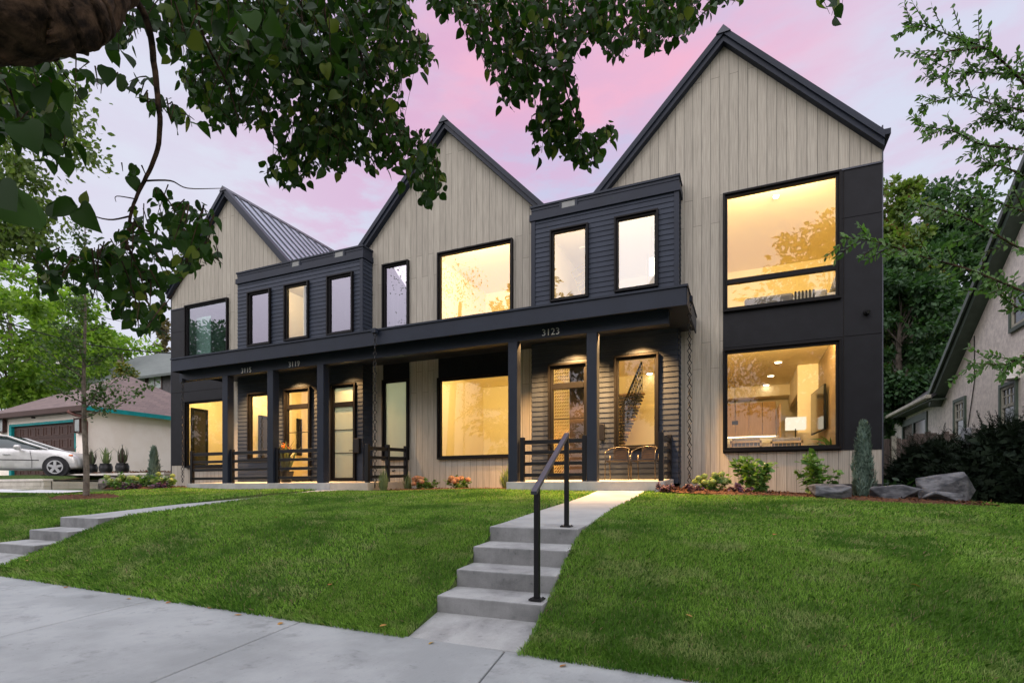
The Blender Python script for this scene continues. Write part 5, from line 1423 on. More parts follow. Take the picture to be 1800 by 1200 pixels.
def region(poly, ntw, dlo, dhi, ls, per=9, tl=(.25, .55), down=1.0, twigs=True, keep=1.0):
    poly = [tuple(p) for p in poly]; xs_ = [p[0] for p in poly]; ys_ = [p[1] for p in poly]
    cnt = 0; tries = 0
    while cnt < ntw and tries < ntw * 30:
        tries += 1
        px, py = rng.uniform(min(xs_) - 15, max(xs_) + 15), rng.uniform(min(ys_) - 30, max(ys_))
        D = rng.uniform(dlo, dhi); s = at(px, py, D)
        L = rng.uniform(*tl); d = unit(np.array([rng.normal(0, .45), rng.normal(0, .45), -down + rng.normal(0, .35)]))
        k = per; f = np.linspace(0, 1, k); sag = np.stack([0 * f, 0 * f, -.25 * L * f * f], 1)
        pts = s + d * (L * f)[:, None] + sag
        X, Y = proj(pts); ok = inpoly(X, Y, poly)
        if ok.sum() < 2: continue
        cnt += 1
        for i in range(k):
            if not ok[i] or rng.random() > keep: continue
            sd = 1 if i % 2 else -1
            side = unit(np.cross(d, [0, 0, 1.]) + 1e-6) * sd
            a = unit(side * .8 + d * .35 + [0, 0, -.65] + rng.normal(0, .35, 3)); sz = ls * rng.uniform(.55, 1.2)
            st = pts[i] + side * .012 + a * .02
            X2, Y2 = proj((st + a * sz)[None]); 
            if not inpoly(X2, Y2, poly)[0] and rng.random() < .75: continue
            n_ = unit(side * .25 + [0, 0, .55] + rng.normal(0, .55, 3) + FW * rng.normal(0, .6))
            LP.append(st); LA.append(a); LN.append(n_); LS.append(sz)
        if twigs and ok.sum() >= 3:
            q = pts[ok]; TW.tube(list(q), [.0035 - .002 * i / max(1, len(q) - 1) for i in range(len(q))], 4, False)
MAIN = [(300, -40), (312, 55), (330, 105), (312, 135), (330, 165), (352, 195), (372, 232), (425, 222), (470, 232), (482, 250), (458, 300), (470, 318), (500, 318), (522, 338), (545, 300), (580, 298), (606, 312), (622, 285), (655, 298),
        (668, 300), (700, 292), (722, 330), (735, 362), (757, 370), (772, 350), (778, 312), (765, 262), (752, 222), (720, 225), (700, 205), (702, 172), (705, 138), (735, 132), (768, 104), (762, 82), (742, 55), (720, 22), (745, -40)]
region(MAIN, 520, 3.9, 5.4, .084, 10)
region([(300, -40), (330, 60), (420, 110), (560, 160), (640, 120), (720, 30), (730, -40)], 90, 3.4, 4.6, .095, 9)
region([(730, -40), (762, 20), (785, 25), (815, 40), (818, 78), (850, 95), (855, 130), (872, 150), (885, 190), (898, 196), (910, 170), (945, 178), (955, 150), (985, 165), (1003, 130), (1015, 85), (1050, 75), (1075, 103), (1098, 108), (1112, 72), (1150, 100), (1168, 70), (1210, 66), (1240, 22), (1262, 12), (1310, 0), (1310, -40)],
       360, 4.4, 5.8, .086, 10)
region([(985, 120), (1012, 110), (1022, 170), (1018, 205), (1040, 235), (1085, 205), (1080, 225), (1060, 262), (1065, 290), (1050, 300), (1020, 292), (980, 270), (972, 262), (940, 275), (930, 225), (938, 205), (925, 218), (940, 190), (955, 165)], 70, 4.8, 5.4, .105, 8, (.15, .35))
region([(735, -40), (740, 5), (765, 22), (770, 28), (790, 10), (800, -40)], 12, 4.6, 5.2, .10, 6)
region([(1428, -30), (1430, 24), (1448, 26), (1462, 32), (1478, 36), (1486, 12), (1502, 6), (1505, -30)], 5, 4.0, 4.4, .12, 5, (.1, .25))
HANG = [(45, 440), (80, 430), (150, 438), (196, 418), (205, 400), (232, 392), (250, 350), (262, 322), (300, 322), (322, 350), (352, 352), (372, 372), (396, 400), (394, 470), (352, 470), (322, 490), (300, 492), (290, 520), (298, 545), (270, 592), (245, 580), (205, 560), (182, 532), (150, 520), (118, 498), (92, 520), (70, 512), (38, 512), (60, 480), (50, 458)]
region(HANG, 115, 2.3, 2.9, .056, 9, (.14, .3), .8)
region([(205, 280), (250, 285), (262, 300), (250, 325), (222, 320), (205, 300)], 5, 2.4, 2.6, .075, 6, (.06, .14))
region([(195, 120), (262, 120), (268, 165), (282, 160), (352, 215), (345, 232), (300, 215), (285, 190), (255, 190), (235, 170), (195, 155)], 20, 2.4, 2.7, .075, 6, (.08, .2), .5)
region([(165, 20), (250, 0), (350, -20), (350, 45), (318, 90), (300, 108), (288, 78), (262, 52), (250, 60), (225, 88), (205, 95), (180, 85), (160, 70)], 42, 2.3, 3.0, .085, 7, (.1, .25))
region([(-40, 95), (100, 98), (160, 95), (178, 130), (195, 145), (190, 172), (150, 150), (140, 200), (120, 205), (118, 275), (95, 285), (60, 270), (10, 255), (-40, 200)], 38, 2.1, 2.8, .070, 7, (.1, .25))
region([(-40, 290), (10, 300), (35, 345), (25, 365), (-40, 360)], 6, 1.5, 1.7, .11, 4, (.08, .16))
# two large near leaves beside the hanging strand, and a few singles
for (px, py, D, tx, ty, s) in ((132, 358, 2.3, -.9, -.5, .115), (140, 365, 2.3, .75, -.95, .125), (148, 360, 2.3, .2, .8, .06), (92, 355, 2.35, .3, -.8, .10), (120, 160, 1.9, .1, -1, .10), (188, 118, 2.0, .15, -1, .08), (112, 205, 1.9, .5, -1, .10),
                               (40, 215, 1.8, .5, -.9, .12), (70, 150, 1.9, .3, -1, .11), (440, 20, 3.0, .3, -1, .14), (470, 30, 2.8, .6, -1, .13), (1065, 228, 5.0, -.2, -1, .13), (962, 258, 5.0, .2, -1, .12), (1040, 255, 5.0, .4, -1, .12)):
    LP.append(at(px, py, D)); LA.append(tx * RX + ty * UP - .2 * FW); LN.append(unit(-FW + rng.normal(0, .35, 3))); LS.append(s)
# the rest of the crown, above and behind the camera
nco = 6500
cpos = np.stack([rng.uniform(-7.5, 4.0, nco), rng.uniform(-4.5, 2.2, nco), rng.uniform(3.6, 7.0, nco)], 1)
cpos = cpos[np.sin(cpos[:, 0] * 1.4) + np.cos(cpos[:, 1] * 1.6 + cpos[:, 2]) > -.7]
pz = cpos @ FW; X_, Y_ = CX + FPX * (cpos @ RX) / np.maximum(pz, .05), HY - FPX * cpos[:, 2] / np.maximum(pz, .05)
cpos = cpos[~((pz > .05) & (X_ > -150) & (X_ < 1950) & (Y_ > -160))]
for q in cpos: LP.append(q); LA.append(unit(rng.normal(0, .6, 3) + [0, 0, -.7])); LN.append(unit(rng.normal(0, .5, 3) + [0, 0, .8])); LS.append(rng.uniform(.10, .17))
m_main.v, off = m_main.v, len(m_main.v)
m_main.f += [tuple(i + off for i in f) for f in TW.f]; m_main.v += TW.v; m_main.r += TW.r; m_main.m += TW.m
m_main.build('branches', M['bark_dark'], linden, smooth=True)
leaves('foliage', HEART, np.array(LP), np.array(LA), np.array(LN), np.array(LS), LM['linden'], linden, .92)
print('linden leaves', len(LP))

# small leaved tree reaching in from the right
rt = thing('cherry_tree', 'slender leafy branches of a small tree reaching in from the right', 'tree', (4.2, 4.6, -1.0))
m = MB()
tb = np.array([4.4, 4.4, gz(4.4, 4.4)])
fork = np.array([4.1, 4.6, .9])
m.tube([tb - [0, 0, .2], tb + [0, 0, .3], fork], [.075, .06, .045], 10)
B = [[(1900, 260, 4.6), (1800, 147, 4.5), (1755, 102, 4.5), (1729, 84, 4.4), (1693, 71, 4.4), (1631, 49, 4.3), (1595, 42, 4.3)], [(1729, 84, 4.4), (1670, 90, 4.3), (1613, 104, 4.2)],
     [(1900, 200, 4.7), (1800, 133, 4.7), (1764, 131, 4.6), (1700, 128, 4.5), (1635, 141, 4.5)], [(1900, 240, 4.5), (1800, 196, 4.4), (1755, 187, 4.4), (1693, 169, 4.3), (1615, 187, 4.2)],
     [(1900, 330, 4.4), (1800, 267, 4.3), (1729, 255, 4.3), (1675, 231, 4.2), (1615, 222, 4.2)], [(1880, 360, 4.4), (1800, 311, 4.4), (1760, 292, 4.3), (1729, 293, 4.3)],
     [(1900, 480, 4.4), (1800, 440, 4.3), (1717, 393, 4.2), (1650, 367, 4.1), (1600, 357, 4.0)], [(1900, 560, 4.3), (1800, 513, 4.2), (1700, 473, 4.1), (1617, 450, 4.0), (1550, 427, 3.9), (1477, 417, 3.8)],
     [(1900, 610, 4.4), (1800, 627, 4.4), (1767, 640, 4.3), (1700, 637, 4.2)],
     [(1900, 400, 4.5), (1800, 372, 4.4), (1740, 352, 4.3), (1690, 345, 4.2)], [(1900, 570, 4.4), (1800, 545, 4.4), (1760, 520, 4.3), (1730, 500, 4.3)],
     [(1850, 230, 4.6), (1800, 228, 4.6), (1765, 215, 4.5), (1730, 210, 4.5)]]
P = []; A = []; N_ = []; S = []
def curve(pts, k=7):
    Pp = [at(*p) for p in pts]; Q = []
    for i in range(len(Pp) - 1):
        p0 = Pp[max(i - 1, 0)]; p1 = Pp[i]; p2 = Pp[i + 1]; p3 = Pp[min(i + 2, len(Pp) - 1)]
        for tt in np.linspace(0, 1, k, endpoint=False):
            Q.append(.5 * ((2 * p1) + (-p0 + p2) * tt + (2 * p0 - 5 * p1 + 4 * p2 - p3) * tt ** 2 + (-p0 + 3 * p1 - 3 * p2 + p3) * tt ** 3))
    Q.append(Pp[-1]); return np.array(Q)
for b in B:
    Q = curve(b); k = len(Q); 
    m.tube([fork + (Q[0] - fork) * .5 + [0, .1, .05], *Q] if b[0][0] > 1840 else list(Q), ([.02] if b[0][0] > 1840 else []) + [.011 - .009 * i / (k - 1) for i in range(k)], 6)
    if b[0][0] > 1840: m.tube([fork, fork + (Q[0] - fork) * .5 + [0, .1, .05]], [.035, .02], 8)
    # short side twigs, each with pairs of leaves that hang to one side of the spray
    dense = np.concatenate([Q[i] + (Q[i + 1] - Q[i]) * f[:, None] for i in range(k - 1) for f in [np.linspace(0, 1, 4, endpoint=False)]])
    tang = unit(np.gradient(dense, axis=0))
    for i in range(2, len(dense)):
        s = dense[i]; tg = tang[i]
        for sd in (-1, 1):
            if rng.random() < .4: continue
            side = unit(np.cross(tg, FW)) * sd
            a = unit(tg * .75 + side * rng.uniform(.35, 1.1) + [0, 0, -.15] + FW * rng.normal(0, .35))
            P.append(s + rng.normal(0, .006, 3)); A.append(a); N_.append(unit(np.cross(a, tg) * .6 - FW * .5 + [0, 0, .5] + rng.normal(0, .35, 3))); S.append(rng.uniform(.036, .06))
        if i % 7 == 0 and i < len(dense) - 3:
            sd = rng.choice([-1, 1]); side = unit(np.cross(tg, FW)) * sd; L = rng.uniform(.10, .26); dd = unit(tg * .8 + side * .6 + FW * rng.normal(0, .4)); tw = s + dd * np.linspace(0, L, 7)[:, None]
            m.tube(list(tw), [.003] * 6 + [.0012], 4, False)
            for q in tw[1:]:
                for s2 in (-1, 1):
                    sd2 = unit(np.cross(dd, FW)) * s2; a = unit(dd * .8 + sd2 * rng.uniform(.4, 1) + FW * rng.normal(0, .35) + [0, 0, -.15])
                    P.append(q); A.append(a); N_.append(unit(-FW * .5 + [0, 0, .5] + rng.normal(0, .4, 3))); S.append(rng.uniform(.034, .055))
m.build('branches', M['bark_dark'], rt)
leaves('foliage', OVAL, np.array(P), np.array(A), np.array(N_), np.array(S), LM['spray'], rt, 1.25)

# small leaved elm bough, upper left, farther than the linden
el = thing('elm_tree', 'pale green small leaved tree at the left edge behind the linden leaves', 'tree', tuple(at(-260, 930, 9.0)))
m = MB(); e0 = at(-260, 930, 9.0)
m.tube([e0 - [0, 0, .3], at(-250, 700, 9.0), at(-220, 300, 9.0), at(-160, -100, 9.0)], [.26, .2, .16, .08], 10)
P = []; A = []
for pts in ([(-220, 300, 9), (-60, 230, 8.8), (40, 215, 8.6), (110, 235, 8.5), (160, 265, 8.4)], [(-220, 250, 9), (-60, 140, 8.8), (30, 110, 8.6), (80, 130, 8.5), (120, 165, 8.4)],
            [(-60, 230, 8.8), (0, 275, 8.6), (40, 295, 8.5), (60, 310, 8.4)], [(-240, 520, 9), (-80, 430, 8.8), (0, 405, 8.6), (50, 375, 8.5), (68, 360, 8.4)], [(-80, 430, 8.8), (-10, 380, 8.6), (20, 350, 8.5)],
            [(-60, 230, 8.8), (10, 190, 8.6), (70, 195, 8.5), (120, 205, 8.4)], [(-80, 430, 8.8), (0, 425, 8.6), (40, 415, 8.5), (72, 405, 8.4)], [(-60, 140, 8.8), (0, 150, 8.6), (60, 160, 8.5), (100, 190, 8.4)]):
    Q = curve(pts, 9); k = len(Q); m.tube(list(Q), [.03 - .026 * i / (k - 1) for i in range(k)], 6)
    for i in range(5, k):
        n_ = 34; tw = Q[i] + np.cumsum(rng.normal(0, .05, (1, 3)) + np.tile(rng.normal(0, .16, (1, 3)) + [0, 0, -.05], (1, 1)), 0)
        p = Q[i] + rng.normal(0, .17, (n_, 3)) * [1, 1, .85] + [0, 0, -.06]; P.append(p); A.append(rng.normal(0, .8, (n_, 3)) + [.3, 0, -.7])
m.build('trunk', M['bark'], el)
for q in range(60):
    n_ = 40; c_ = at(rng.uniform(-520, -140), rng.uniform(-330, 330), rng.uniform(8, 10)); P.append(c_ + rng.normal(0, .3, (n_, 3))); A.append(rng.normal(0, .8, (n_, 3)) + [0, 0, -.6])
P = np.concatenate(P); A = np.concatenate(A)
leaves('crown', OVAL, P, A, rng.normal(0, .7, P.shape) + [0, 0, .7], rng.uniform(.06, .115, len(P)), LM['elm'], el, 1.3)

# fallen leaves on the lawn and walk
fl_m = leafmat('fallen_leaf', (.30, .10, .025), (.36, .24, .06), .1, .8)
spots = [(1.2, 5.2), (-.4, 4.5), (.3, 6.4), (2.0, 4.6), (-4.0, 4.4), (-5.2, 4.9), (-3.2, 4.2), (-6.5, 6.0), (-4.5, 3.75), (-6.2, 3.7), (-7.4, 3.72), (-.9, 7.2), (1.5, 7.9), (-8.0, 5.4), (-2.9, 3.9), (-3.6, 3.82), (-5.0, 3.78), (-1.2, 3.75), (-9.3, 4.2), (-4.2, 3.83), (-5.6, 3.8), (-6.7, 3.83), (-7.9, 3.8), (-2.35, 3.8), (-.4, 3.8), (-8.8, 3.85), (-3.9, 3.7), (-11.8, 7.2), (-3.0, 9.4), (2.8, 6.3), (-1.3, 5.0)]
for k, (x, y) in enumerate(spots):
    zz = (gz(x, y) + .05) if y > EDGE else float(walk_z(x)) + .006
    o = leaves('fallen_leaf', OVAL, [(0, 0, 0)], [(math.cos(k * 2.1), math.sin(k * 2.1), .1)], [(.2 * math.sin(k), .2, 1)], .07, fl_m, None, 1.5)
    o.location = (x, y, zz); tag(o, 'small fallen orange leaf lying on the lawn or the sidewalk', 'leaf', 'fallen orange leaves')
# ------------------------------------------------------------------ neighbours on the left
GY = 14.9; GX1 = onY(152, 800, GY)[0]; GX0 = GX1 - 7.6; GY1 = GY + 8.0
gb = .55; ge = onY(152, 716, GY)[2]
garage = thing('garage', 'tan stucco garage with brown door, teal trim and hip roof', 'garage', ((GX0 + GX1) / 2, GY, gb))
dx0, dx1 = onY(21, 790, GY)[0], onY(132, 790, GY)[0]; dz = onY(132, 741, GY)[2]
m = MB()
m.box(GX0, dx0 - .02, GY, GY + .2, gb - .5, ge); m.box(dx1 + .02, GX1, GY, GY + .2, gb - .5, ge); m.box(dx0 - .02, dx1 + .02, GY, GY + .2, dz, ge)
m.box(GX1 - .2, GX1, GY + .2, GY1, gb - .5, ge); m.box(GX0, GX0 + .2, GY + .2, GY1, gb - .5, ge); m.box(GX0, GX1, GY1, GY1 + .2, gb - .5, ge)
m.build('wall', M['stucco_tan'], garage)
m = MB(); o_ = .42; ap = onY(219, 659, (GY + GY1) / 2); zp = ap[2]; xm = (GX0 + GX1) / 2; ym = (GY + GY1) / 2
e = [(GX0 - o_, GY - o_), (GX1 + o_, GY - o_), (GX1 + o_, GY1 + o_), (GX0 - o_, GY1 + o_)]
rx0, rx1 = xm - .05, xm + .05
v = [(x, y, ge + .02) for x, y in e] + [(rx0, ym, zp), (rx1, ym, zp)] + [(x, y, ge - .02) for x, y in e]
m.add(v, [(0, 1, 5, 4), (1, 2, 5), (2, 3, 4, 5), (3, 0, 4), (6, 9, 8, 7), (0, 6, 7, 1), (1, 7, 8, 2), (2, 8, 9, 3), (3, 9, 6, 0)])
def shingle(name, a, b, c_, sc=(3.2, 3.2, 3.2)):
    mm, g, out = newmat(name)
    tc = g.new('ShaderNodeTexCoord').outputs['Object']
    sp = g.new('ShaderNodeSeparateXYZ'); g.link(tc, sp.inputs[0])
    cb = g.new('ShaderNodeCombineXYZ'); g.link(g.math('ADD', sp.outputs['X'], sp.outputs['Y']), cb.inputs[0]); g.link(g.math('MULTIPLY', sp.outputs['Z'], 1.8), cb.inputs[1])
    br = g.new('ShaderNodeTexBrick'); g.link(cb.outputs[0], br.inputs['Vector']); br.inputs['Scale'].default_value = 1.0
    br.inputs['Brick Width'].default_value = .5; br.inputs['Row Height'].default_value = .2; br.inputs['Mortar Size'].default_value = .014
    br.inputs['Color1'].default_value = c4(a); br.inputs['Color2'].default_value = c4(b); br.inputs['Mortar'].default_value = c4(c_)
    c = g.mix(.5, br.outputs['Color'], g.mix(g.noise(tc, 6, 4), a, b))
    p = g.new('ShaderNodeBsdfPrincipled'); p.inputs['Roughness'].default_value = .95; g.link(c, p.inputs['Base Color']); g.link(p.outputs[0], out.inputs[0]); return mm
M['shingle_brown'] = shingle('brown_shingles', (.20, .145, .13), (.115, .085, .085), (.06, .045, .045))
M['shingle_green'] = shingle('green_shingles', (.15, .17, .16), (.11, .125, .12), (.06, .07, .068))
M['shingle_dark'] = shingle('dark_shingles', (.06, .06, .065), (.04, .04, .045), (.02, .02, .022))
m.build('roof', M['shingle_brown'], garage)
m = MB(); m.box(GX0 - o_, GX1 + o_ + .02, GY - o_ - .03, GY - o_, ge - .22, ge + .03); m.box(GX0 - o_, GX1 + o_, GY - o_, GY, ge - .22, ge - .19); m.build('gutter', M['brown'], garage, bevel=.01)
m = MB(); m.box(GX1 + o_, GX1 + o_ + .03, GY - o_ + .02, GY1 + o_, ge - .17, ge + .03); m.build('eave_board', M['teal'], garage)
m = MB(); m.box(GX1, GX1 + o_, GY - o_, GY1 + o_, ge - .08, ge - .05); m.build('soffit', M['stucco_tan'], garage)
ge_m = MB(); gd = MB(); gd.box(dx0, dx1, GY + .10, GY + .15, gb - .2, dz)
nc, nr = 8, 4
for i in range(nc):
    for j in range(nr):
        a = dx0 + (dx1 - dx0) * (i + .14) / nc; b = dx0 + (dx1 - dx0) * (i + .86) / nc; c = gb + (dz - gb) * (j + .18) / nr; d = gb + (dz - gb) * (j + .80) / nr
        for (q0, q1, r0, r1) in ((a, b, c, c + .03), (a, b, d - .03, d), (a, a + .03, c + .03, d - .03), (b - .03, b, c + .03, d - .03)): ge_m.box(q0, q1, GY + .08, GY + .10, r0, r1)
for j in range(1, nr): zz = gb + (dz - gb) * j / nr; gd.box(dx0, dx1, GY + .085, GY + .0999, zz - .008, zz + .008)
gdo = gd.build('garage_door', M['brown'], garage); ge_m.build('door_moulding', M['brown_edge'], gdo)
m = MB(); w_ = .22; m.box(dx0 - w_, dx0, GY - .03, GY + .1, gb - .2, dz + .12); m.box(dx1, dx1 + .07, GY - .03, GY + .1, gb - .2, dz); m.box(dx0, dx1 + .07, GY - .03, GY + .1, dz, dz + .12); m.build('door_trim', M['teal'], garage)
m = MB(); x = GX1 + .02; y = GY - .08
m.tube([(GX1 - .55, GY - o_ - .05, ge - .2), (GX1 - .35, GY - .25, ge - .35), (GX1 + .05, GY - .12, ge - .42), (GX1 + .16, GY - .1, ge - .7), (GX1 + .16, GY - .1, gb)], .075, 8); m.build('downspout', M['rust'], garage, smooth=True)
for px, lab in ((139, 'glass wall lantern on the garage corner right of the brown door'), (4, 'glass wall lantern left of the brown garage door')):
    a = onY(px - 6, 760, GY - .1); b = onY(px + 5, 738, GY - .1)
    t = thing('wall_lantern', lab, 'wall lantern', (a[0], GY - .05, a[2]))
    m = MB(); m.box(a[0] + .05, b[0] - .05, GY - .17, GY - .06, a[2] + .05, b[2] + .03); m.build('lantern_glass', mat('lantern_glass', (.35, .38, .36), .2, spec=.6), t)
    m = MB()
    for xx in (a[0], b[0] - .04): m.box(xx, xx + .04, GY - .2, GY - .03, a[2], b[2] + .06)
    m.box(a[0], b[0], GY - .2, GY - .03, a[2] - .03, a[2]); m.box(a[0], b[0], GY - .2, GY - .03, b[2] + .06, b[2] + .1); m.build('lantern_frame', M['brown'], t)
P = onY(59, 731, GY - .05); m = MB(); m.lathe((P[0], GY - .06, P[2] - .06), [(.09, -.05), (.07, .05)], 10); m.tube([(P[0], GY, P[2]), (P[0], GY - .12, P[2] - .02)], .03, 8); o = m.build('flood_light', M['frame'], None)
tag(o, 'small dark flood light under the garage eave', 'flood light')
# block retaining wall
rw = thing('retaining_wall', 'pale block retaining wall with capstones below the garage', 'wall', (-25, 13.7, -.1))
def blocks(x0, x1, y, z0, z1, h=.2, L=.46):
    m = MB(); nrow = max(1, int(round((z1 - z0) / h)))
    for j in range(nrow):
        x = x0 - (L / 2 if j % 2 else 0)
        while x < x1:
            a, b = max(x, x0), min(x + L, x1)
            if b - a > .03: m.box(a + .004, b - .004, y - rng.uniform(0, .006), y + .22, z0 + (z1 - z0) * j / nrow + .004, z0 + (z1 - z0) * (j + 1) / nrow - .002)
            x += L
    m.build('block_course', M['block'], rw, bevel=.008)
    m = MB(); x = x0 - .03
    while x < x1: b = min(x + .6, x1 + .02); m.box(x + .002, b - .002, y - .04, y + .27, z1, z1 + .08); x += .6
    m.build('cap_course', M['blockcap'], rw, bevel=.01)
WY = 13.72; wt = onY(190, 832, WY)[2]
xs0 = onY(84, 832, WY)[0]
blocks(xs0, -20.25, WY - .25, -.25, wt - .08)
WY2 = 10.5; wt2 = onY(40, 842, WY2)[2]; xr2 = onY(92, 842, WY2)[0]
blocks(-36, xr2, WY2 - .25, -.3, wt2 - .08)
m = MB(); 
for j in range(4):
    y = WY2; 
    while y < WY - .26: m.box(xr2 - .22, xr2 - .004, y + .004, min(y + .46, WY - .26), -.3 + .2 * j, -.1 + .2 * j - .004 if -.1 + .2 * j < wt2 else wt2 - .08); y += .46
m.build('block_course', M['block'], rw)
m = MB(); m.add([(-36, WY2 + .02, wt2 - .06), (xr2 - .2, WY2 + .02, wt2 - .06), (xr2 - .2, WY2 + 1.1, wt2 + .06), (-36, WY2 + 1.1, wt2 + .06)], [(0, 1, 2, 3)]); m.add([(xs0, WY, wt - .05), (-20.3, WY, wt - .05), (-20.3, GY, wt + .02), (xs0, GY, wt + .02)], [(0, 1, 2, 3)])
struct(m.build('mulch_bed', M['mulch']))
m = MB(); m.quad((-44, WY2 + 1.0, gz(-30, 11.6) + .03), (xr2 - .25, WY2 + 1.0, gz(-30, 11.6) + .03), (xr2 - .25, GY - .05, gz(-30, 11.6) + .05), (-44, GY - .05, gz(-30, 11.6) + .05)); struct(m.build('garage_apron', M['concrete']))
n = 1500; X = rng.uniform(xs0, -20.3, n); Y = rng.uniform(WY, GY - .05, n)
pos = np.stack([X, Y, wt - .04 + .08 * (Y - WY) + .10 * rng.random(n) * np.sin((Y - WY) / (GY - WY) * 3.14)], 1)
struct(leaves('mulch_chips', DIAM, pos, rng.normal(size=(n, 3)) * [1, 1, .3], rng.normal(size=(n, 3)) + [0, 0, 1], rng.uniform(.06, .14, n), leafmat('chip_b', (.24, .10, .05), (.07, .03, .016), 0, .9, .1), width=.6), 'stuff')

# silver sedan
def car():
    t = thing('parked_car', 'silver sedan parked nose in beside the garage door', 'car', (0, 0, 0))
    Lf, Lr, Wd = 2.35, -2.35, .89
    st = [(-2.38, .78, .46, .78), (-2.30, .84, .38, .95), (-1.9, .87, .30, 1.00), (-1.2, .89, .24, .98), (-.3, .89, .22, .985), (.6, .89, .22, .98), (1.15, .885, .24, .97), (1.55, .87, .26, .93), (1.88, .83, .28, .86), (2.06, .74, .30, .72), (2.13, .62, .36, .58)]
    m = MB(); V = []; K = 12
    for x, w_, zs, zb_ in st:
        ring = [(0, zs), (w_ * .9, zs), (w_ * .985, zs + .08), (w_ * 1.0, zs + (zb_ - zs) * .45), (w_ * .985, zs + (zb_ - zs) * .78), (w_ * .93, zb_ - .02), (w_ * .80, zb_ + .015), (w_ * .4, zb_ + .04), (0, zb_ + .045)]
        full = ring + [(-a, b) for a, b in ring[-2:0:-1]]
        V.append([(x, a, b) for a, b in full])
    K = len(V[0]); vs = [p for r_ in V for p in r_]; fs = []
    for i in range(len(V) - 1):
        for k in range(K): k2 = (k + 1) % K; fs.append((i * K + k, i * K + k2, (i + 1) * K + k2, (i + 1) * K + k))
    fs += [tuple(range(K))[::-1], tuple((len(V) - 1) * K + k for k in range(K))]
    m.add(vs, fs); b = m.build('body', M['silver'], t, smooth=True)
    s = b.modifiers.new('sub', 'SUBSURF'); s.levels = s.render_levels = 2
    # greenhouse: glass core, painted roof and pillars over it
    cs = [(-2.15, .74, .98, 1.02), (-1.65, .70, .97, 1.32), (-1.05, .68, .97, 1.46), (-.45, .67, .96, 1.48), (0.0, .67, .95, 1.43), (.6, .70, .95, 1.20), (1.2, .74, .92, .985)]
    m = MB(); vs = []; fs = []
    for x, w_, zb_, zt in cs: vs += [(x, -w_ - .08, zb_), (x, -w_ + .06 * (zt > 1.2), zt - .03), (x, 0, zt), (x, w_ - .06 * (zt > 1.2), zt - .03), (x, w_ + .08, zb_)]
    for i in range(len(cs) - 1):
        for k in range(4): fs.append((i * 5 + k, i * 5 + k + 1, (i + 1) * 5 + k + 1, (i + 1) * 5 + k))
    m.add(vs, fs); m.build('window_glass', M['car_glass'], t, smooth=True)
    m = MB(); P = [[(x, s_ * (w_ - .055 * (zt > 1.2)), zt - .022) for x, w_, zb_, zt in cs] for s_ in (-1, 1)]
    for p in P: m.tube(p, .035, 8)
    vs = []; fs = []
    for x, w_, zb_, zt in cs[2:5]: vs += [(x, -w_ + .03, zt - .015), (x, 0, zt + .015), (x, w_ - .03, zt - .015)]
    for i in range(2): fs += [(i * 3, i * 3 + 1, i * 3 + 4, i * 3 + 3), (i * 3 + 1, i * 3 + 2, i * 3 + 5, i * 3 + 4)]
    m.add(vs, fs)
    for s_ in (-1, 1):
        m.bar((-.5, s_ * .755, .93), (-.57, s_ * .625, 1.42), .06, .03); m.bar((-1.35, s_ * .78, .96), (-1.1, s_ * .64, 1.34), .16, .03)
    m.build('roof', M['silver'], t, smooth=False)
    m = MB()
    for s_ in (-1, 1):
        m.tube([(1.2, s_ * .815, .975), (.35, s_ * .80, .93), (-.5, s_ * .80, .95), (-1.9, s_ * .80, .99)], .012, 5)
        m.tube([(.80, s_ * .885, .30), (.80, s_ * .893, .55), (.74, s_ * .87, .90)], .006, 4); m.tube([(-.35, s_ * .892, .28), (-.35, s_ * .898, .6), (-.40, s_ * .86, .93)], .006, 4)
        m.tube([(1.0, s_ * .892, .57), (-1.5, s_ * .90, .58)], .014, 5)
    m.build('door_seam', M['frame'], t)
    for s_ in (-1, 1):
        m = MB(); m.tube([(.42, s_ * .80, .96), (.44, s_ * 1.0, .99)], [.03, .03], 6); m.lathe((.44, s_ * .98, 1.0), [(.0, -.12), (.09, -.1), (.1, .02), (.07, .08), (0, .09)], 10, 'y'); m.build('mirror', M['silver'], t, smooth=True)
        m = MB(); m.box(-.02, .2, s_ * .90 - .02, s_ * .90 + .02, .74, .77); m.build('door_handle', M['chrome'], t, bevel=.006)
        m = MB(); m.hexa([(1.85, s_ * .70 - .08, .62), (2.06, s_ * .62 - .08, .60), (1.85, s_ * .70 + .13, .62), (2.04, s_ * .62 + .1, .60), (1.80, s_ * .70 - .08, .77), (2.0, s_ * .62 - .08, .72), (1.80, s_ * .70 + .12, .77), (1.98, s_ * .62 + .1, .72)]); m.build('headlight', M['rim'], t, bevel=.02)
        m = MB(); m.box(1.84, 1.96, s_ * .79 - .025, s_ * .79 + .03, .74, .79); m.build('indicator', M['orange'], t, bevel=.01)
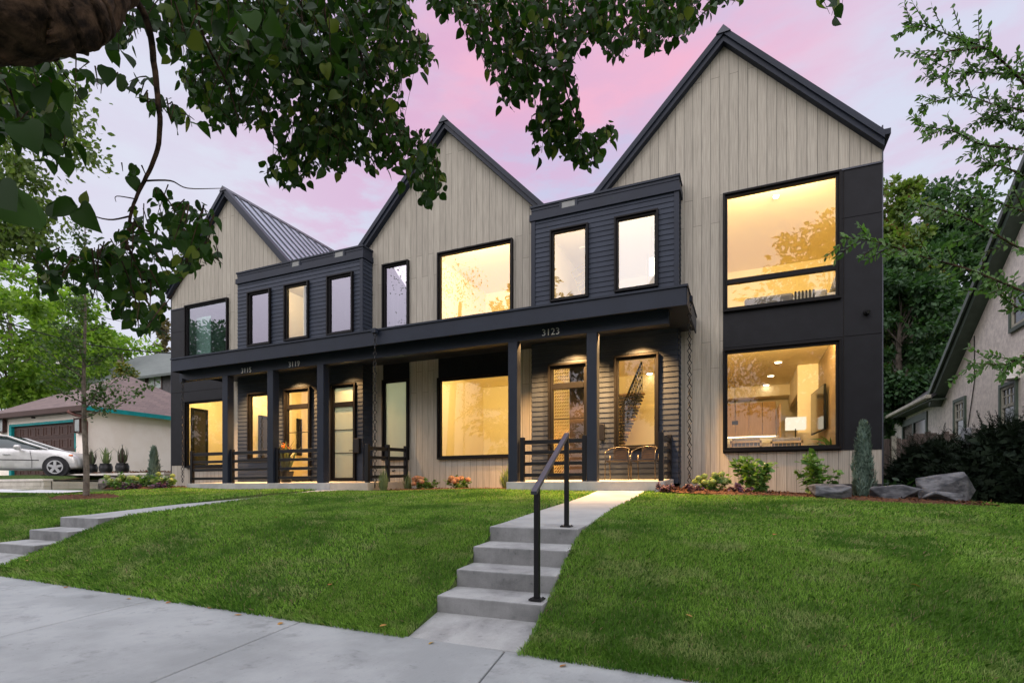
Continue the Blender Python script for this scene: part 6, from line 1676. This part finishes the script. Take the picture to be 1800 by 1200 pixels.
    for x in (1.48, -1.32):
        for s_ in (-1, 1):
            a = MB(); a.lathe((x, s_ * .80, .34), [(.375, -.1), (.385, .095)], 28, 'y') if False else None
            a.lathe((x, s_ * .81, .345), [(.385, -.10 * s_), (.385, .088 * s_)], 28, 'y'); a.build('wheel_arch', M['tyre'], t)
            w_ = MB(); w_.lathe((x, s_ * .80, .335), [(.24, -.11 * s_), (.32, -.10 * s_), (.335, -.04 * s_), (.335, .06 * s_), (.315, .105 * s_), (.235, .118 * s_)], 28, 'y'); tw = w_.build('wheel', M['tyre'], t, smooth=True)
            r_ = MB(); yo = s_ * .925
            r_.lathe((x, s_ * .80, .335), [(.245, .10 * s_), (.238, .127 * s_), (.205, .127 * s_), (.20, .105 * s_)], 28, 'y')
            for q in range(5):
                an = q * 2 * math.pi / 5 + .3; c, sn = math.cos(an), math.sin(an)
                p0 = np.array([x, yo, .335]) + .03 * np.array([c, 0, sn]); p1 = np.array([x, yo - .004 * s_, .335]) + .215 * np.array([c, 0, sn])
                r_.bar(p0, p1, .02, .085, up=(-sn, 0, c))
            r_.lathe((x, yo, .335), [(.06, -.01 * s_), (.055, .012 * s_)], 16, 'y'); r_.build('rim', M['rim'], tw)
    return t
cr = car(); wh = onY(99, 820, 13.55); ca = R(42)
cr.rotation_euler = (0, 0, ca); cr.scale = (1.17, 1.17, 1.17)
wh = onY(99, 837, 13.0); cr.location = (wh[0] - 1.73 * math.cos(ca) - .95 * math.sin(ca), 13.0 - 1.73 * math.sin(ca) + .95 * math.cos(ca), wh[2])

# houses behind the garage
def gable_house(lab, x0, x1, y0, y1, zb, ze, zr, wall, roof, axis='x', wins=(), over=.5, extra=None, chim=None):
    t = thing('neighbour_house', lab, 'house', ((x0 + x1) / 2, y0, zb))
    m = MB(); m.box(x0, x1, y0, y1, zb, ze)
    if axis == 'y':
        xm = (x0 + x1) / 2; m.add([(x0, y0, ze), (x1, y0, ze), (xm, y0, zr - .1), (x0, y1, ze), (x1, y1, ze), (xm, y1, zr - .1)], [(0, 1, 2), (3, 5, 4)])
    else:
        ym = (y0 + y1) / 2; m.add([(x0, y0, ze), (x0, y1, ze), (x0, ym, zr - .1), (x1, y0, ze), (x1, y1, ze), (x1, ym, zr - .1)], [(0, 1, 2), (3, 5, 4)])
    m.build('wall', wall, t); m = MB(); th = .18
    if axis == 'y':
        k = (zr - ze) / ((x1 - x0) / 2)
        for s in (-1, 1):
            xe = xm + s * ((x1 - x0) / 2 + over); z_ = ze - over * k
            m.hexa([(xm, y0 - over, zr - th), (xe, y0 - over, z_ - th), (xm, y1 + over, zr - th), (xe, y1 + over, z_ - th), (xm, y0 - over, zr), (xe, y0 - over, z_), (xm, y1 + over, zr), (xe, y1 + over, z_)])
    else:
        k = (zr - ze) / ((y1 - y0) / 2)
        for s in (-1, 1):
            ye = ym + s * ((y1 - y0) / 2 + over); z_ = ze - over * k
            m.hexa([(x0 - over, ym, zr - th), (x1 + over, ym, zr - th), (x0 - over, ye, z_ - th), (x1 + over, ye, z_ - th), (x0 - over, ym, zr), (x1 + over, ym, zr), (x0 - over, ye, z_), (x1 + over, ye, z_)])
    rf = m.build('roof', roof, t)
    for (a, b, c, d) in wins:
        m = MB(); y = y0 - .04; f = .12
        m.box(a - f, b + f, y - .02, y, d, d + f); m.box(a - f, b + f, y - .02, y, c - f, c); m.box(a - f, a, y - .02, y, c, d); m.box(b, b + f, y - .02, y, c, d); m.box((a + b) / 2 - .03, (a + b) / 2 + .03, y - .02, y - .001, c, d)
        w_ = m.build('window', M['brown'], t); m = MB(); m.quad((a, y + .01, c), (b, y + .01, c), (b, y + .01, d), (a, y + .01, d)); m.build('pane', mat('pale_blind', (.42, .47, .46), .3, spec=.6), w_)
    if chim:
        m = MB(); m.box(*chim); m.build('chimney', mat('brick_chimney', (.35, .10, .05), .9, col2=(.2, .06, .04), vs=20), rf)
    return t
HY_ = 27.0
def hx(px): return onY(px, 700, HY_)[0]
def hz_(px, py): return onY(px, py, HY_)[2]
dw = mat('dark_siding', (.10, .095, .10), .8)
ws = []
for a, b in ((235, 256), (262, 284)): ws.append((hx(a), hx(b), hz_(245, 686), hz_(245, 664) ))
x0_, x1_ = hx(150), hx(420)
# low grey-green roof running parallel to the street
t = gable_house('dark sided neighbour house with a grey green roof behind the garage', x0_, x1_, HY_, HY_ + 9, .5, hz_(262, 655), hz_(262, 655) + 3.1, dw, M['shingle_green'], 'x', ws)
HY_ = 40.0
gable_house('white gabled house with dark eaves glimpsed between the trees on the left', hx(50), hx(138), HY_, HY_ + 10, .5, hz_(90, 660), hz_(95, 606), M['white'], M['brown'], 'y', [], .6, None, (hx(66), hx(74), HY_ + 3, HY_ + 4, hz_(70, 660), hz_(70, 612)))
# power lines
for k, (p, q, lab) in enumerate((((-80, 408, 60), (330, 520, 40), 'upper thin power line crossing behind the trees on the left'), ((-80, 535, 26), (330, 622, 30), 'lower thick power cable over the garage roof'), ((-80, 475, 60), (330, 590, 40), 'middle thin power line crossing behind the trees on the left'))):
    a, b = at(*p), at(*q); m = MB(); m.tube([a + (b - a) * f - [0, 0, .6 * math.sin(f * math.pi)] for f in np.linspace(0, 1, 12)], .03 if k == 1 else .02, 5); o = m.build('power_line', M['frame'], None)
    tag(o, lab, 'power line')

# ------------------------------------------------------------------ stucco cottage on the right
NX = 6.5
nh = thing('stucco_house', 'rough stucco cottage with dark green trim beyond the yew shrubs', 'house', (NX + 3, 20, -.6))
def nx(px, py): return onX(px, py, NX)
a = nx(1660, 690); pk = nx(1800, 372)
y_e, z_e = a[1], a[2]; slope = (pk[2] - z_e) / (a[1] - pk[1])
y_p = pk[1] - 2.3; z_p = z_e + slope * (y_e - y_p); y_f = 2 * y_p - y_e
wins = []
def nwin(pl, pr, pt, pb): A1 = nx(pl, pt); B1 = nx(pr, pb); return (B1[1], A1[1], nx(pl, pb)[2], A1[2])
W1 = nwin(1680, 1697, 708, 770); W2 = nwin(1762, 1787, 682, 750); W3 = nwin(1780, 1815, 520, 578)
wins = [W1, W2, W3]
m = MB(); ysx = cuts(sum([[w_[0], w_[1]] for w_ in wins], []) + [y_p, y_e], y_f, y_e + 0)
for p, q in zip(ysx[:-1], ysx[1:]):
    tp_ = lambda y: z_p - slope * abs(y - y_p)
    hs = sorted([(w_[2], w_[3]) for w_ in wins if w_[0] - 1e-4 < (p + q) / 2 < w_[1] + 1e-4]); zz = -1.2; segs = []
    for c, d in hs: segs.append((zz, c)); zz = d
    for c, d in segs: m.quad((NX, p, c), (NX, q, c), (NX, q, d), (NX, p, d))
    m.quad((NX, p, zz), (NX, q, zz), (NX, q, tp_(q)), (NX, p, tp_(p)))
# low wing continuing back
m.quad((NX + .0, y_e, -1.2), (NX, 31, -1.2), (NX, 31, z_e - .25), (NX, y_e, z_e - .0))
m.box(NX + .02, NX + 9, y_f, y_f + .1, -1.2, z_e); m.box(NX + .02, NX + 9, 31, 31.1, -1.2, z_e)
m.build('wall', M['stucco_grey'], nh)
m = MB()
for s, ye in ((1, y_e), (-1, y_f)):
    yo = ye + s * .35; zo = z_e - slope * .35
    m.hexa([(NX - .42, y_p, z_p - .0), (NX + 9, y_p, z_p), (NX - .42, yo, zo), (NX + 9, yo, zo), (NX - .42, y_p, z_p + .2), (NX + 9, y_p, z_p + .2), (NX - .42, yo, zo + .14), (NX + 9, yo, zo + .14)])
rf = m.build('roof', M['shingle_dark'], nh)
m = MB()
for s, ye in ((1, y_e), (-1, y_f)):
    for d0, d1, x_ in ((.16, -.03, -.45), (-.03, -.22, -.36)):
        yo = ye + s * .35; zo = z_e - slope * .35
        m.hexa([(NX + x_, y_p, z_p + d1), (NX + x_ + .06, y_p, z_p + d1), (NX + x_, yo, zo + d1), (NX + x_ + .06, yo, zo + d1), (NX + x_, y_p, z_p + d0), (NX + x_ + .06, y_p, z_p + d0), (NX + x_, yo, zo + d0), (NX + x_ + .06, yo, zo + d0)])
    m.hexa([(NX - .36, y_p, z_p - .24), (NX + .0, y_p, z_p - .24), (NX - .36, yo, zo - .24), (NX, yo, zo - .24), (NX - .36, y_p, z_p - .20), (NX, y_p, z_p - .20), (NX - .36, yo, zo - .20), (NX, yo, zo - .20)])
m.build('rake_board', M['green_trim'], nh)
# wing roof with gutter
m = MB(); g0 = nx(1582, 707); ge_ = z_e - .2
m.hexa([(NX - .45, y_e - .3, ge_), (NX + 4, y_e - .3, ge_ + 3.4), (NX - .45, 31.4, ge_), (NX + 4, 31.4, ge_ + 3.4), (NX - .45, y_e - .3, ge_ + .12), (NX + 4, y_e - .3, ge_ + 3.52), (NX - .45, 31.4, ge_ + .12), (NX + 4, 31.4, ge_ + 3.52)]); m.build('roof', M['shingle_dark'], nh)
m = MB(); m.box(NX - .62, NX - .45, y_e - .3, 31.4, ge_ + .0, ge_ + .13); m.build('gutter', M['pale_trim'], nh, bevel=.02)
m = MB(); m.box(NX - .45, NX, y_e - .25, 31.3, ge_ - .06, ge_ - .02); m.box(NX - .4, NX - .3, 31, 31.1, -.5, ge_); m.build('soffit', M['green_trim'], nh)
for (ya, yb2, za, zb2), up in ((W1, 1), (W2, 1), (W3, 0)):
    m = MB(); f = .10
    for (p, q, c, d) in ((ya - f, yb2 + f, zb2, zb2 + f), (ya - f, yb2 + f, za - f, za), (ya - f, ya, za, zb2), (yb2, yb2 + f, za, zb2)): m.box(NX - .06, NX + .02, p, q, c, d)
    w_ = m.build('window', M['green_trim'], nh)
    m = MB(); f = .08
    for (p, q, c, d) in ((ya, yb2, zb2 - f, zb2), (ya, yb2, za, za + f), (ya, ya + f, za + f, zb2 - f), (yb2 - f, yb2, za + f, zb2 - f), (ya + f, yb2 - f, (za + zb2) / 2 - .04, (za + zb2) / 2 + .04)): m.box(NX - .03, NX + .03, p, q, c, d)
    if up:
        zm = (za + zb2) / 2
        for k in (1, 2): yy = ya + f + (yb2 - ya - 2 * f) * k / 3; m.box(NX - .015, NX + .01, yy - .018, yy + .018, zm + .04, zb2 - f)
        m.box(NX - .014, NX + .009, ya + f, yb2 - f, (zm + zb2) / 2 - .018, (zm + zb2) / 2 + .018)
    m.build('sash', M['pale_trim'], w_)
    m = MB(); m.quad((NX + .005, ya, za), (NX + .005, yb2, za), (NX + .005, yb2, zb2), (NX + .005, ya, zb2)); m.build('pane', M['tv'], w_)
# wing window band
A1, B1 = nx(1588, 745), nx(1631, 738)
m = MB(); m.box(NX - .05, NX + .01, B1[1], A1[1], A1[2] - .15, A1[2] + .12)
for f in (0, .5, .97): yy = B1[1] + (A1[1] - B1[1]) * f; m.box(NX - .05, NX + .01, yy, yy + .18, A1[2] - 1.6, A1[2] - .15)
w_ = m.build('window', M['green_trim'], nh)
m = MB(); m.quad((NX - .01, B1[1], A1[2] - 1.6), (NX - .01, A1[1], A1[2] - 1.6), (NX - .01, A1[1], A1[2] - .1), (NX - .01, B1[1], A1[2] - .1)); m.build('pane', M['tv'], w_)
P = nx(1788, 656)
m = MB(); m.lathe((NX - .14, P[1], P[2] - .1), [(.24, -.05), (.22, 0), (.15, .42), (.08, .44)], 20); o = m.build('wall_lamp', M['white'], None, smooth=True); tag(o, 'white cone shaped lamp on the rough stucco wall at the right edge', 'wall lamp')
P = nx(1704, 765); m = MB(); m.box(NX - .16, NX - .005, P[1] - .22, P[1] + .22, P[2] - .3, P[2] + .22); o = m.build('utility_box', mat('grey_box', (.35, .37, .4), .5), None, bevel=.015); tag(o, 'grey utility box on the stucco wall above the yews', 'utility box')
m = MB(); q0, q1 = nx(1714, 590), nx(1703, 750); m.tube([(NX - .02, q0[1], q0[2]), (NX - .02, q0[1] - .03, (q0[2] + q1[2]) / 2), (NX - .02, q1[1], q1[2])], .014, 5); m.build('cable', M['frame'], nh)
# shed and fence in the gap
m_t = thing('shed', 'low shed with a dark shingle roof behind the wooden fence', 'shed', (5.6, 33, -.5))
P = onY(1575, 720, 33); m = MB(); m.box(P[0] - 2.2, P[0] + 1.6, 33, 36, -.6, P[2] - .35); m.build('wall', M['stucco_grey'], m_t)
m = MB(); m.hexa([(P[0] - 2.5, 32.6, P[2] - .5), (P[0] + 1.9, 32.6, P[2] - .5), (P[0] - 2.5, 36, P[2] + 1.2), (P[0] + 1.9, 36, P[2] + 1.2), (P[0] - 2.5, 32.6, P[2] - .35), (P[0] + 1.9, 32.6, P[2] - .35), (P[0] - 2.5, 36, P[2] + 1.35), (P[0] + 1.9, 36, P[2] + 1.35)]); m.build('roof', M['shingle_dark'], m_t)
fe = thing('wooden_fence', 'weathered grey board fence between the two houses', 'fence', (4.2, 19, -.5))
m = MB(); FY = 19.0; a, b = onY(1548, 770, FY)[0], onY(1628, 770, FY)[0]; x = a - .2
zt = onY(1590, 770, FY)[2]
while x < b + .6: m.box(x + .004, x + .136, FY, FY + .025, -.7, zt + rng.uniform(-.04, .05) + (.12 if x > a + .55 else 0)); x += .142
m.build('fence_boards', M['wood_grey'], fe)
P = onY(1571, 765, FY - .08); m = MB(); m.box(P[0] - .06, P[0] + .06, FY - .12, FY - .01, -.7, onY(1571, 766, FY - .1)[2]); m.build('post', M['pale_trim'], fe)
n = 260; P = onY(1568, 845, 16.0); pos = np.stack([rng.uniform(P[0] - .5, P[0] + .9, n), rng.uniform(15.2, 16.8, n), np.full(n, -.5) + rng.uniform(0, .75, n)], 1)
t = thing('leafy_shrub', 'low green leafy plants at the foot of the wooden fence', 'shrub', (P[0], 16, -.5))
leaves('foliage', OVAL, pos, rng.normal(size=(n, 3)), rng.normal(0, .5, (n, 3)) + [0, 0, 1], .2, LM['dark'], t, 1.3)
